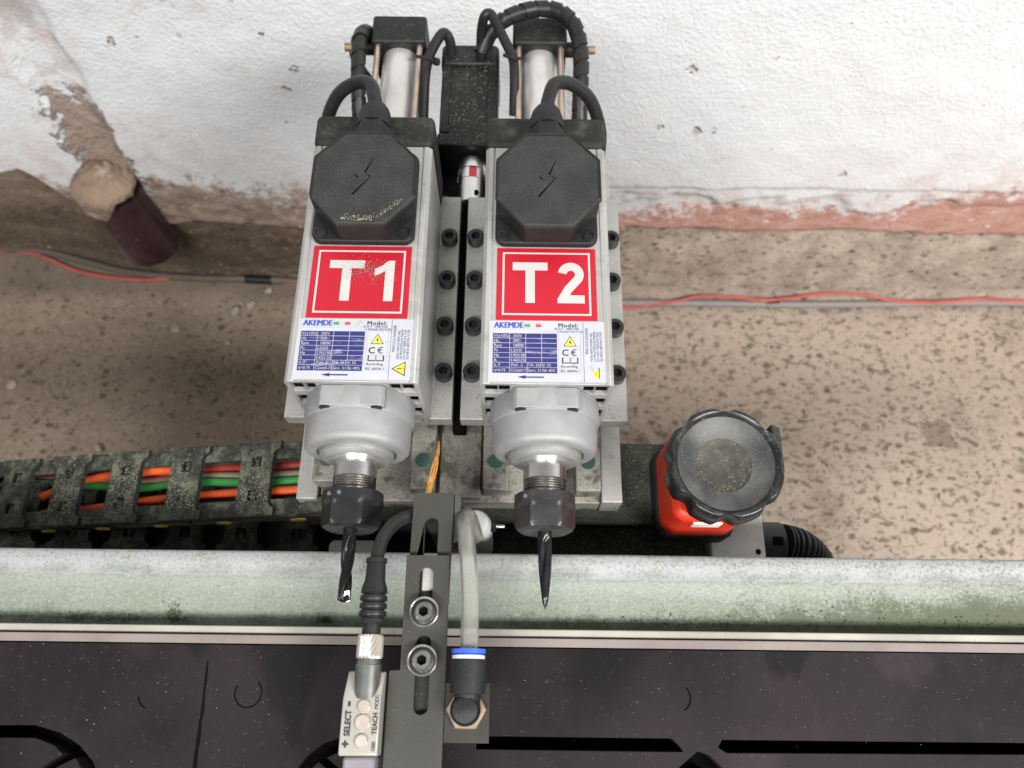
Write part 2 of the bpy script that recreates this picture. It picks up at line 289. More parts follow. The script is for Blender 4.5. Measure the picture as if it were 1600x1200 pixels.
# ------------------------------------------------------------------ mesh helpers
class MB:
    def __init__(s): s.v = []; s.f = []
    def add(s, vs, fs):
        o = len(s.v); s.v += [Vector(v) for v in vs]; s.f += [[i+o for i in f] for f in fs]; return s
    def box(s, x0, x1, y0, y1, z0, z1):
        return s.add([(x, y, z) for z in (z0, z1) for y in (y0, y1) for x in (x0, x1)],
                     [(0, 2, 3, 1), (4, 5, 7, 6), (0, 1, 5, 4), (2, 6, 7, 3), (0, 4, 6, 2), (1, 3, 7, 5)])
    def prism(s, poly, z0, z1, top=1.0):
        n = len(poly); cx = sum(p[0] for p in poly)/n; cy = sum(p[1] for p in poly)/n
        vs = [(x, y, z0) for x, y in poly] + [(cx+(x-cx)*top, cy+(y-cy)*top, z1) for x, y in poly]
        return s.add(vs, [list(range(n))[::-1], list(range(n, 2*n))] + [(i, (i+1) % n, n+(i+1) % n, n+i) for i in range(n)])
    def rings(s, rings, cap=(True, True)):
        n = len(rings[0]); vs = [p for r in rings for p in r]; fs = []
        for k in range(len(rings)-1):
            for i in range(n):
                j = (i+1) % n; fs.append((k*n+i, k*n+j, (k+1)*n+j, (k+1)*n+i))
        if cap[0]: fs.append(list(range(n))[::-1])
        if cap[1]: fs.append([(len(rings)-1)*n+i for i in range(n)])
        return s.add(vs, fs)
    def lathe(s, prof, o=(0, 0, 0), ax='y', n=40, cap=(True, True)):   # prof: (pos along axis, radius)
        o = Vector(o); R = []
        for p, r in prof:
            ring = []
            for i in range(n):
                a = 2*pi*i/n; c, d = r*cos(a), r*sin(a)
                ring.append(o + Vector({'y': (c, p, d), 'z': (c, d, p), 'x': (p, c, d)}[ax]))
            R.append(ring)
        return s.rings(R, cap)
    def tube(s, pts, r, n=12, sub=8, cap=(True, True)):
        pts = [Vector(p) for p in pts]; path = []
        if sub > 1:
            q = [pts[0]*2-pts[1]] + pts + [pts[-1]*2-pts[-2]]
            for i in range(1, len(q)-2):
                for k in range(sub):
                    u = k/sub; a, b, c, d = q[i-1], q[i], q[i+1], q[i+2]
                    path.append(.5*((2*b)+(c-a)*u+(2*a-5*b+4*c-d)*u*u+(3*b-a-3*c+d)*u**3))
            path.append(pts[-1])
        else: path = pts
        s.path = path; R = []; prev = None; L = 0
        tot = sum((path[i+1]-path[i]).length for i in range(len(path)-1))
        for i, p in enumerate(path):
            tg = (path[min(i+1, len(path)-1)]-path[max(i-1, 0)]).normalized()
            if prev is None:
                e = Vector((0, 0, 1)) if abs(tg.z) < .9 else Vector((1, 0, 0)); nn = tg.cross(e).normalized()
            else: nn = (prev-tg*prev.dot(tg)).normalized()
            prev = nn; bb = tg.cross(nn)
            if i: L += (path[i]-path[i-1]).length
            rr = r(L, tot) if callable(r) else r
            R.append([p+(nn*cos(2*pi*k/n)+bb*sin(2*pi*k/n))*rr for k in range(n)])
        s.frames = R
        return s.rings(R, cap)
    def build(s, name, mat, parent=None, loc=(0, 0, 0), bevel=0, seg=2, smooth=True, ang=38, fix=True):
        me = bpy.data.meshes.new(name); me.from_pydata([v[:] for v in s.v], [], s.f)
        if fix:
            bm = bmesh.new(); bm.from_mesh(me); bmesh.ops.recalc_face_normals(bm, faces=bm.faces); bm.to_mesh(me); bm.free()
        return link(name, me, mat, parent, loc, bevel, seg, smooth, ang)
def link(name, me, mat, parent=None, loc=(0, 0, 0), bevel=0, seg=2, smooth=True, ang=38):
    me.materials.clear(); me.materials.append(M[mat] if isinstance(mat, str) else mat)
    if smooth:
        me.polygons.foreach_set('use_smooth', [True]*len(me.polygons)); me.set_sharp_from_angle(angle=rad(ang))
    o = bpy.data.objects.new(name, me); C.objects.link(o); o.location = loc
    if parent: o.parent = parent
    if bevel:
        b = o.modifiers.new('bevel', 'BEVEL'); b.width = bevel; b.segments = seg; b.limit_method = 'ANGLE'; b.angle_limit = rad(40)
    return o
def tag(o, label=None, cat=None, group=None, kind=None):
    for k, v in (('label', label), ('category', cat), ('group', group), ('kind', kind)):
        if v: o[k] = v
    return o
def empty(name, loc=(0, 0, 0), rot=(0, 0, 0)):
    o = bpy.data.objects.new(name, None); o.location = loc; o.rotation_euler = rot; o.empty_display_size = .02; C.objects.link(o); return o
def rrect(x0, x1, y0, y1, r, n=5):
    out = []
    for cx, cy, a0 in ((x1-r, y1-r, 0), (x0+r, y1-r, 90), (x0+r, y0+r, 180), (x1-r, y0+r, 270)):
        for i in range(n+1): a = rad(a0+90*i/n); out.append((cx+r*cos(a), cy+r*sin(a)))
    return out
def circ(x, y, r, n=20): return [(x+r*cos(2*pi*i/n), y+r*sin(2*pi*i/n)) for i in range(n)]
def holed(outer, holes, t, mtx=None):        # flat plate with real openings, from -t/2 to t/2
    cu = bpy.data.curves.new('plate', 'CURVE'); cu.dimensions = '2D'; cu.fill_mode = 'BOTH'; cu.extrude = t/2
    for poly in [outer]+list(holes):
        sp = cu.splines.new('POLY'); sp.points.add(len(poly)-1); sp.use_cyclic_u = True
        for p, q in zip(sp.points, poly): p.co = (q[0], q[1], 0, 1)
    o = bpy.data.objects.new('tmp', cu); C.objects.link(o)
    me = bpy.data.meshes.new_from_object(o.evaluated_get(bpy.context.evaluated_depsgraph_get()))
    bpy.data.objects.remove(o); bpy.data.curves.remove(cu)
    bm = bmesh.new(); bm.from_mesh(me); bmesh.ops.remove_doubles(bm, verts=bm.verts, dist=1e-6)
    bmesh.ops.recalc_face_normals(bm, faces=bm.faces); bm.to_mesh(me); bm.free()
    if mtx: me.transform(mtx)
    return me
def text(body, size, x, y, z, rot=0, bold=0, align='LEFT', sx=1, spacing=1.0):
    cu = bpy.data.curves.new('t', 'FONT'); cu.body = body; cu.size = size; cu.align_x = align; cu.offset = bold; cu.resolution_u = 3; cu.space_character = spacing
    o = bpy.data.objects.new('tmp', cu); C.objects.link(o)
    me = bpy.data.meshes.new_from_object(o.evaluated_get(bpy.context.evaluated_depsgraph_get()))
    bpy.data.objects.remove(o); bpy.data.curves.remove(cu)
    me.transform(Matrix.Translation((x, y, z)) @ Matrix.Rotation(rot, 4, 'Z') @ Matrix.Diagonal((sx, 1, 1, 1)))
    return me
def absorb(mb, me):
    mb.add([v.co.copy() for v in me.vertices], [list(p.vertices) for p in me.polygons]); bpy.data.meshes.remove(me); return mb
RX90 = Matrix.Rotation(pi/2, 4, 'X')          # plate in XY -> plate in XZ (extruded along Y)

# ================================================================== the setting
def axis(lo, a, b, hi, fine, coarse):
    out = []; x = lo
    while x < hi: out.append(x); x += fine if a <= x < b else coarse
    out.append(hi); return out
def grid(us, vs, f, name, mat, flip=False):
    vv = [f(u, v) for v in vs for u in us]; n = len(us)
    ff = [(j*n+i, j*n+i+1, (j+1)*n+i+1, (j+1)*n+i) for j in range(len(vs)-1) for i in range(n-1)]
    if flip: ff = [x[::-1] for x in ff]
    me = bpy.data.meshes.new(name); me.from_pydata(vv, [], ff); me.update()
    o = link(name, me, mat, smooth=True, ang=180); return o
def sst(x, a, b):
    t = max(0, min(1, (x-a)/(b-a))); return t*t*(3-2*t)
def fbm(x, y, s, o=3):
    return noise.fractal(Vector((x*s, y*s, 3.7)), 1.0, 2.0, o, noise_basis='PERLIN_ORIGINAL')
def floor_f(x, y): return (x, y, fbm(x, y, 9)*.0022 - .0015)
fl = grid(axis(-3, -1.2, 1.2, 3, .03, .3), axis(-1.5, -.2, .95, 1.3, .03, .2), floor_f, 'floor', 'floor'); tag(fl, kind='structure')
def wall_edge(x): return .226 + .145*sst(-x, .70, .78) + .018*sst(-x, .3, .42) + .009*fbm(x, 2, 14) + .005*fbm(x, 2, 60)
def wall_f(x, q):
    z0 = wall_edge(x); z = z0 + q
    y0_ = .005*(1-sst(z+.004*fbm(x, z, 20), .366, .371))*sst(x, .08, .16)
    d = abs(x-.09*z+.674)+fbm(x, z, 22)*.006; ch = (1-sst(d, .028, .042))*(1-sst(z, .66, .74))
    y = .758 + .013*ch + fbm(x, z, 4)*.005 + fbm(x, z, 30)*.0007
    y += .010*(1-sst(z+fbm(x, z, 14)*.05, .30, .34))*(.4+.6*sst(x, -.3, .2))*(1 if x > -.3 else .8)
    y += y0_
    if q <= 0: y = .80
    return (x, y, z)
wl = grid(axis(-3, -.95, .95, 3, .0055, .12), [-.0001] + [i*.0055 for i in range(1, 110)] + [.65, .8, 1.1, 1.6, 2.4], wall_f, 'wall', 'wall'); tag(wl, kind='structure')
def plinth_f(x, s):
    top = wall_edge(x)+.01; z = top*(1-s)
    yb = .768 + .045*sst(-x, -.05, .35) + .045*sst(-x, .72, .95); yt = .776 + .055*sst(x, -.25, .1) + .02*sst(-x, .70, .78)
    y = yt + (yb-yt)*s + fbm(x, z, 35)*.004 + fbm(x, z, 90)*.0045
    return (x, y-.01*sst(s, .9, 1), z-.003)
pl = grid(axis(-3, -.95, .95, 3, .006, .12), [i/32 for i in range(33)], plinth_f, 'wall_footing', 'plinth', flip=True); tag(pl, kind='structure')

# waste pipe coming down out of its channel in the wall
pp = empty('waste_pipe', (-.652, .750, 0)); tag(pp, 'dark purple plastic waste pipe running down wall into floor, mortar round its top', 'pipe')
m = MB(); m.lathe([(.202, .040), (.200, .046), (.203, .050), (.22, .0505), (.30, .050), (.36, .048)], ax='z', n=36); m.build('pipe_shell', 'pipe', pp)
R = []
for k in range(22):
    z = .30+.11*k/21; ring = []
    for i in range(44):
        a = 2*pi*i/44; lowcut = .350 + .028*cos(a+.1) + .007*sin(5*a)
        zz = max(z, lowcut-.0+.0) if z < lowcut else z
        r = .0518 + .003*fbm(a*.5, z, 9) + .003*fbm(cos(a), z+sin(a), 20) + .012*sst(z, .37, .42)*0
        r *= 1-.55*sst(z, .38, .41)
        ring.append(((r-.004*(zz > z))*cos(a), (r-.004*(zz > z))*sin(a), zz))
    R.append(ring)
m = MB(); m.rings(R, (False, True)); m.build('mortar_collar', 'mortar', pp, ang=80)

# cables on the floor along the wall
def floor_line(name, px, r, mat, label, cat, zs=None, n=10):
    pts = []
    for i, (u, v) in enumerate(px): pts.append(P(u, v, (zs[i] if zs else r+.001)))
    m = MB(); m.tube(pts, r, n=n, sub=6); o = m.build(name, mat); return tag(o, label, cat)
floor_line('grey_conduit', [(-260, 388), (-60, 388), (60, 392), (130, 408), (200, 425), (300, 434), (400, 436), (470, 440), (640, 452), (820, 468), (960, 473), (1100, 474), (1250, 476), (1400, 475), (1500, 473), (1640, 474), (1900, 478)], .0075, 'conduit', 'grey cable conduit lying on floor along foot of wall', 'conduit')
tp = MB(); tp.tube([P(1196, 474, .0085), P(1216, 474, .0085)], .0088, sub=1); tag(tp.build('tape_wrap', 'rubber'), 'black tape wrap around grey conduit on right of drilling machine', 'tape')
tp = MB(); tp.tube([P(384, 436, .0085), P(425, 438, .0085)], .0092, sub=1); tag(tp.build('tape_wrap', 'rubber'), 'black tape wrap around grey conduit between pipe and drilling machine', 'tape')
floor_line('red_wire', [(-260, 396), (-40, 393), (30, 393), (70, 402), (120, 423), (180, 434), (230, 437), (300, 433), (370, 434), (470, 444), (640, 458), (820, 480), (960, 480), (1000, 478), (1060, 470), (1090, 463), (1140, 464), (1195, 469), (1240, 465), (1300, 458), (1350, 461), (1400, 470), (1460, 472), (1540, 467), (1600, 470), (1900, 476)], .0032, 'red_wire',
    'thin red wire wandering along grey conduit on floor', 'wire', zs=[.008]*13+[.010, .016, .020, .020, .021, .021, .020, .020, .020, .020, .020, .016, .008])

def lumps(name, pts, size, mat, label, cat, group=None):
    for k, (u, v, s) in enumerate(pts):
        m = MB(); bm = bmesh.new(); bmesh.ops.create_icosphere(bm, subdivisions=2, radius=size*s)
        for q in bm.verts:
            q.co *= 1+.9*noise.noise(q.co*130+Vector((u*.31, v*.17, 0))); q.co.z *= .35
        me = bpy.data.meshes.new(name); bm.to_mesh(me); bm.free(); p = P(u, v, 0)
        o = link(name, me, mat, ang=80); o.location = (p.x, p.y, size*s*.2); tag(o, label, cat, group)
for q_, lab_ in (((367, 486, 1.2), 'largest pale crumb in cluster on floor beside T1 spindle'), ((394, 476, 1), 'pale crumb in cluster closest to T1 spindle body'), ((376, 474, .6), 'smallest pale crumb in cluster between two larger crumbs'), ((276, 515, 1.1), 'pale crumb lying alone on floor midway between waste pipe and chain'), ((356, 535, 1.0), 'pale crumb on bare floor below the three-crumb cluster'), ((420, 453, .9), 'pale crumb touching foot of wall by black tape wrap')):
    lumps('plaster_crumb', [q_], .0085, 'crumb', lab_, 'crumb', 'plaster crumbs on the floor')
lumps('plaster_crumb', [(18, 601, .9)], .0105, 'crumb', 'lone round white crumb on floor above cable chain', 'crumb')
for q_, lab_ in (((1060, 528, .9), 'flat pale crumb of a pair, closer to wall, beside T2'), ((1090, 545, .9), 'flat pale crumb of a pair, farther from wall, beside T2'), ((1425, 755, 1), 'single pale crumb on speckled floor beyond black hand knob')):
    lumps('plaster_crumb', [q_], .0080, 'crumb', lab_, 'crumb', 'plaster crumbs beside the machine')
m = MB(); a, b = P(150, 694, .004), P(156, 706, .012); m.tube([a, (a+b)/2, b], lambda L, T: .002+.004*sin(pi*min(1, L/T*.8+.1)), n=8, sub=4)
tag(m.build('splinter', 'crumb'), 'white pointed splinter on floor behind cable chain', 'splinter')

# chips: tiny flakes
def flakes(name, samples, smin, smax, mat, label, cat, parent=None):
    m = MB()
    for p in samples:
        s = random.uniform(smin, smax); a = random.uniform(0, 6.28); l = random.uniform(.6, 2.2); p = Vector(p)
        d = Vector((cos(a), sin(a), random.uniform(-.2, .35)))*s*l; e = Vector((-sin(a), cos(a), random.uniform(-.3, .3)))*s*.5; h = Vector((0, 0, s*random.uniform(.3, .7)))
        m.add([p-d, p+e, p+d, p-e, p+h], [(0, 1, 4), (1, 2, 4), (2, 3, 4), (3, 0, 4), (3, 2, 1, 0)])
    o = m.build(name, mat, parent, smooth=False, fix=False); o['kind'] = 'stuff'
    if not parent: tag(o, label, cat)
    return o
U = random.uniform
sm = []
while len(sm) < 2600:
    u, v = U(960, 1700), U(480, 900); p = P(u, v, 0)
    if random.random() < .35: u = U(-100, 480); v = U(450, 740); p = P(u, v, 0)
    sm.append((p.x, p.y, .0005))
flakes('floor_sawdust', sm, .0008, .0026, 'chip', 'dark chips and sawdust scattered over concrete floor', 'sawdust')

# ================================================================== worktable and trough
TZ = .890
tb = empty('worktable', (0, .028, TZ)); tag(tb, 'black board worktable with slotted grooves and pale front edge', 'worktable')
def T(u, v): p = P(u, v, TZ); return (p.x, p.y-.028)
outer = [(-.75, 0), (-.75, -.40), (.75, -.40), (.75, 0)]
holes = [
    [T(u, v) for u, v in [(744, 1150), (1050, 1154), (1062, 1166), (1068, 1175), (1040, 1175), (744, 1171)]],
    [T(u, v) for u, v in [(1128, 1156), (1700, 1162), (1700, 1180), (1136, 1177), (1122, 1168)]],
    [T(u, v) for u, v in [(1090, 1174), (1108, 1180), (1145, 1215), (1230, 1290), (1205, 1300), (1120, 1222), (1100, 1200), (1075, 1215), (1010, 1270), (985, 1262), (1060, 1200)]],
    [T(u, v) for u, v in [(-190, 1140), (-60, 1133), (55, 1133), (95, 1145), (125, 1165), (145, 1190), (170, 1250), (150, 1258), (128, 1202), (118, 1184), (90, 1198), (20, 1245), (5, 1238), (98, 1178), (85, 1165), (55, 1153), (-60, 1152), (-185, 1160)]],
    [T(u, v) for u, v in [(532, 1152), (505, 1162), (480, 1182), (462, 1204), (440, 1250), (455, 1256), (482, 1206), (498, 1190), (540, 1230), (560, 1226), (510, 1184), (540, 1170)]],
]
bd = link('table_board', holed(outer, holes, .016, Matrix.Translation((0, 0, -.008))), 'table', tb, bevel=.0007, seg=2, ang=30)
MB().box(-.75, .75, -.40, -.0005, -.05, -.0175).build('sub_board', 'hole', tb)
m = MB()                                             # split running across the board
pts = [T(u, v) for u, v in [(325, 1033), (322, 1060), (319, 1085), (317, 1108), (313, 1130), (311, 1150), (307, 1175), (304, 1204), (300, 1260)]]
for i in range(len(pts)-1):
    (x0, y0), (x1, y1) = pts[i], pts[i+1]; w0 = .0004+.0003*(i % 2)+.0001*i; w1 = .0004+.0003*((i+1) % 2)+.0001*(i+1)
    m.add([(x0-w0, y0, .0003), (x0+w0, y0, .0003), (x1+w1, y1, .0003), (x1-w1, y1, .0003)], [(0, 1, 2, 3)])
m.build('crack', 'hole', tb, smooth=False)
for u, v, a0, a1 in ((388, 1083, 150, 410), (238, 1085, 190, 250), (1058, 1090, -60, 40)):   # worn rims of plug holes
    x, y = T(u, v); m = MB(); r = .0082
    m.tube([(x+r*cos(rad(a0+(a1-a0)*i/20)), y+r*sin(rad(a0+(a1-a0)*i/20)), .0001) for i in range(21)], .00045, n=6, sub=1); m.build('plug_rim', 'hole', tb)
sm = [(U(-.55, .55), -abs(random.gauss(0, .035))-.002, .0002) for _ in range(170)]
flakes('table_sawdust', sm, .00010, .00045, 'chip_l', '', '', tb)
MB().box(-.75, .75, .0006, .0062, -.030, -.0015).build('board_edge', 'edge_p', tb, bevel=.0006)
MB().box(-.75, .75, .0068, .0118, -.034, -.0045).build('edge_strip', 'edge_w', tb, bevel=.0008)

prof = [(.0400, .840), (.0402, .8700), (.060, .8715), (.0690, .8730), (.0722, .8750), (.0745, .8775), (.0800, .8795), (.0860, .8800), (.0880, .8790), (.0886, .8765), (.0886, .72), (.0866, .72), (.0866, .8755), (.0848, .8772), (.0750, .8752), (.0735, .8720), (.0690, .8700), (.042, .8670), (.042, .840)]
xs = [-.9+.02*i for i in range(91)]
m = MB(); m.rings([[(x, y+.0003*noise.noise(Vector((x*9, y*40, 0))), z+.0007*noise.noise(Vector((x*7, y*30, 5)))) for y, z in prof] for x in xs])
tag(m.build('dust_trough', 'trough', ang=60), 'pale grey metal trough full of green dust between table and spindles', 'trough')
def tz(y): return .8703+(y-.0402)*.095
sm = []
for _ in range(2600):
    k = random.random()
    if k < .42: u, v = random.gauss(195, 55), 983-abs(random.gauss(0, 8))
    elif k < .52: u, v = random.gauss(120, 9), 978-abs(random.gauss(0, 8))
    elif k < .60: u, v = random.gauss(272, 6), 974-abs(random.gauss(0, 12))
    elif k < .64: u, v = random.gauss(508, 5), 972-abs(random.gauss(0, 4))
    else: u, v = U(900, 1600), 1003-abs(random.gauss(0, 18))-(1600-900)*0
    p = P(u, v, .871)
    if p.y > .0435 and p.y < .068: sm.append((p.x, p.y, tz(p.y)))
flakes('trough_sawdust', sm, .0003, .0010, 'chip', 'small heaps of dark green sawdust along trough edge', 'sawdust')

# ================================================================== machine frame under the head
fr = MB().box(-.75, .20, .100, .195, .001, .715).build('machine_frame', 'motor', bevel=.004); tag(fr, 'dark steel machine frame beam under drilling head', 'frame')
bm_ = empty('support_beam', (0, .12, .715)); tag(bm_, 'dark green sawdust-covered steel beam carrying drilling head and knob', 'beam')
def rel(o, e): return tuple(a-b for a, b in zip(o, e))
def wbox(name, x0, x1, y0, y1, z0, z1, mat, par, bevel=.001):
    l = par.location; return MB().box(x0-l.x, x1-l.x, y0-l.y, y1-l.y, z0-l.z, z1-l.z).build(name, mat, par, bevel=bevel)
wbox('top_plate', -.17, .166, .126, .192, .790, .800, 'green_steel', bm_, .002)
wbox('web', -.17, .150, .130, .185, .7155, .789, 'motor', bm_)
wbox('lower_flange', -.02, .158, .0955, .1295, .760, .772, 'green_steel', bm_, .0015)
sm = [(U(.085, .163), U(.128, .19), .8003) for _ in range(500)] + [(U(.04, .157), U(.1, .126), .7723) for _ in range(420)]
flakes('beam_sawdust', sm, .0002, .0007, 'chip_l', 'pale chips lying on dark support beam', 'sawdust')
gb = empty('junction_box', (.184, .14, .715)); tag(gb, 'pale grey speckled metal box behind trough beside corrugated hose', 'box')
wbox('box_shell', .1605, .2045, .0955, .21, .7155, .778, 'grey_paint', gb, .0015)
p = P(1185, 862, .7782); MB().lathe([(0, .0022), (.0006, .0022)], o=Vector((p.x, p.y, .7778))-gb.location, ax='z', n=16).build('screw_hole', 'hole', gb)
ho = empty('corrugated_hose', (.205, .118, .745)); tag(ho, 'dark grey corrugated hose leaving pale grey metal box', 'hose')
l = ho.location
m = MB(); m.tube([Vector(q)-l for q in [(.205, .120, .752), (.226, .120, .752)]], .0185, n=28, sub=1); m.build('hose_collar', 'rubber', ho, bevel=.001)
wbox('collar_slot', .214, .222, .116, .123, .769, .7713, 'hole', ho, 0)
m = MB(); m.tube([Vector(q)-l for q in [(.2265, .120, .751), (.243, .117, .745), (.259, .108, .731), (.270, .094, .708), (.276, .075, .675), (.278, .05, .62)]], lambda L, T_: .0165+.0014*(1 if (L/.0042) % 1 < .55 else -1), n=28, sub=34); m.build('hose_body', 'rubber', ho, ang=25)

# position indicator with the black hand knob
pi_ = empty('hand_knob', (.138, .1405, .800)); tag(pi_, 'black lobed hand knob on orange housing beside spindle plate', 'hand knob')
def sq(x0, x1, y0, y1, z0, z1, r, name, mat, bev, par):
    l = par.location; m = MB(); m.prism(rrect(x0-l.x, x1-l.x, y0-l.y, y1-l.y, r), z0-l.z, z1-l.z); return m.build(name, mat, par, bevel=bev)
sq(.1105, .168, .1115, .181, .8005, .822, .009, 'base_housing', 'plastic', .002, pi_)
hs = sq(.1115, .165, .1125, .178, .8225, .878, .010, 'orange_housing', 'orange', .005, pi_)
sq(.126, .146, .1111, .1130, .862, .872, .0008, 'name_tag', 'cap_white', 0, pi_)
m = MB(); m.lathe([(.078, .018), (.098, .018)], ax='z', n=24); m.build('stem', 'motor', pi_)
R = []
def lob(a): return 1-.10*max(0, cos(8*a+.4))**1.6
for z, r, lb in ((.096, .028, 0), (.098, .034, .7), (.104, .0375, 1), (.112, .0384, 1), (.1185, .0382, .9), (.1225, .0374, .8), (.1246, .0362, .55), (.1252, .0350, .3), (.1249, .0340, .1), (.1236, .0325, 0), (.1222, .0312, 0)):
    R.append([(r*(1-(1-lob(2*pi*i/128))*lb)*cos(2*pi*i/128), r*(1-(1-lob(2*pi*i/128))*lb)*sin(2*pi*i/128), z) for i in range(128)])
kn = MB(); kn.rings(R, (True, False)); kb = kn.build('knob_grip', 'knob', pi_, ang=60)
m = MB(); m.lathe([(.1222, .0313), (.1205, .0285), (.1185, .0240), (.1172, .0205), (.1166, .0180)], ax='z', n=64, cap=(False, False)); m.build('knob_dish', 'knob_dust', pi_, ang=60)
m = MB(); m.lathe([(.1166, .0181), (.1152, .0168), (.1146, .0120), (.1145, .004)], ax='z', n=64, cap=(False, True)); m.build('knob_center', 'knob_c', pi_, ang=60)
sm = [(random.gauss(0, .008), random.gauss(-.002, .008), .1154) for _ in range(16)] + [(.0165*cos(a)+random.gauss(0, .001), .0165*sin(a)+random.gauss(0, .001), .1168) for a in [U(0, 6.28) for _ in range(60)]]
flakes('knob_sawdust', [q for q in sm if math.hypot(q[0], q[1]) < .019], .0002, .0006, 'chip_l', '', '', pi_)
tb2 = MB(); tb2.add([(.189, .140, .80), (.195, .140, .80), (.195, .186, .80), (.189, .186, .80), (.189, .150, .868), (.195, .150, .868), (.195, .183, .868), (.189, .186, .868)], [(3, 2, 1, 0), (4, 5, 6, 7), (0, 1, 5, 4), (1, 2, 6, 5), (2, 3, 7, 6), (3, 0, 4, 7)])
tb2.box(.1665, .195, .138, .186, .7925, .7995)
tag(tb2.build('stop_bracket', 'green_steel', bevel=.0006), 'dark green upright steel tab behind black hand knob', 'bracket')

# ================================================================== carriage with rails
ca = empty('head_carriage', (-.0385, .27, .800)); tag(ca, 'silver carriage plate with four linear rails under both spindles', 'carriage')
wbox('base_plate', -.145, .068, .1365, .43, .8005, .822, 'alu_dirty', ca)
for x0, x1 in ((-.161, -.1455), (.0685, .084)): wbox('side_strip', x0, x1, .1355, .43, .8005, .830, 'alu_plate', ca, .0008)
for x in (-.138, -.066, -.0115, .0575):
    ry = .146 if x < -.1 else .141
    r_ = wbox('guide_rail', x-.0095, x+.0095, ry, .40, .8223, .842, 'alu_dirty', ca, .0012)
    m = MB(); l = ca.location; m.lathe([(0, .0055), (.0006, .0055)], o=(x-l.x, .163-l.y, .8421-l.z), ax='z', n=20); m.build('hole_plug', mk('green_plug', (.03, .085, .06), .5) if 'gp' not in M else M['gp'], r_)
    wbox('rail_carriage', x-.016, x+.016, .205, .255, .8225, .856, 'motor', ca); wbox('rail_carriage', x-.016, x+.016, .31, .36, .8225, .856, 'motor', ca)
wbox('screw_cover', -.0535, -.0225, .1370, .375, .8222, .834, 'alu_dirty', ca, .001)
wbox('groove_floor', -.0445, -.0345, .185, .378, .8345, .850, 'hole', ca)
sm = [(U(-.142, .067), U(.138, .18), .8223) for _ in range(300)] + [(random.gauss(-.036, .008), random.gauss(.150, .009), .8344) for _ in range(420)]
sm = [q for q in sm if -.143 < q[0] < .067 and q[1] > .1375 and not any(abs(q[0]-x) < .011 for x in (-.138, -.066, -.0115, .0575))]
flakes('carriage_sawdust', sm, .0002, .0007, 'chip', '', '', ca)

# ================================================================== bolts
def bolt_mesh(r, h, sr, sh):
    m = MB(); n = 36; a = [2*pi*i/n for i in range(n)]
    def ring(rr, z): return [(rr*cos(t), rr*sin(t), z) for t in a]
    def hexr(z): return [(sr*min(1/max(1e-6, cos((t+pi/6) % (pi/3)-pi/6)), 1.155)*cos(t), sr*min(1/max(1e-6, cos((t+pi/6) % (pi/3)-pi/6)), 1.155)*sin(t), z) for t in a]
    m.rings([ring(r, 0), ring(r, h-.0008), ring(r-.0008, h), hexr(h), hexr(h-sh)], (True, True))
    me = bpy.data.meshes.new('bolt'); me.from_pydata([v[:] for v in m.v], [], m.f); return me
BOLT = bolt_mesh(.0065, .0082, .0032, .0055); BSM = bolt_mesh(.0052, .006, .0026, .0042)
def mounting_plate(cx, which):
    e = empty('mounting_plate', (cx, .186, .856)); tag(e, 'silver bolted mounting plate under spindle marked '+which, 'plate', 'spindle mounting plates')
    m = MB().box(-.061, .061, 0, .193, .0004, .0138); m.build('plate_body', 'alu_plate', e, bevel=.0006)
    for sx in (-.0535, .0535):
        for y in (.221, .259, .299, .337):
            o = link('bolt', BOLT if sx*1 else BOLT, 'black_oxide', e, (sx+random.uniform(-.0004, .0004), y-.186, .0139)); o.rotation_euler.z = U(0, 1)
    sm = [(sgn*(.0455+abs(random.gauss(0, .004))), U(.002, .19), .0139) for sgn in [random.choice((-1, 1)) for _ in range(330)]]
    flakes('plate_sawdust', [q for q in sm if abs(q[0]) < .060], .0002, .0006, 'chip', '', '', e)
mounting_plate(-.1045, 'T1'); mounting_plate(.0235, 'T2')

# ================================================================== spindles
def body_mesh():
    w, h = .0425, .080; g = .0363
    out = [(-w, 0), (w, 0), (w, h-.0025), (w-.0025, h)]
    for x in (g, -g): out += [(x+.0005, h), (x+.0003, h-.0006), (x-.0003, h-.0006), (x-.0005, h)]
    out += [(-w+.0025, h), (-w, h-.0025)]
    hs = []
    for s in (-1, 1):
        def r(x0, x1, z0, z1): hs.append([(s*x0, z0), (s*x1, z0), (s*x1, z1), (s*x0, z1)])
        r(.0235, .0305, .0630, .0768); r(.0312, .0392, .0630, .0768); r(.0335, .0398, .042, .056); r(.0335, .0398, .020, .034); r(.0245, .0385, .0035, .010)
    return holed(out, hs, .182, Matrix.Translation((0, .091, 0)) @ RX90)
def octagon(x0, x1, y0, y1, cxx, cyy):
    return [(x0+cxx, y0), (x1-cxx, y0), (x1, y0+cyy), (x1, y1-cyy), (x1-cxx, y1), (x0+cxx, y1), (x0, y1-cyy), (x0, y0+cyy)]
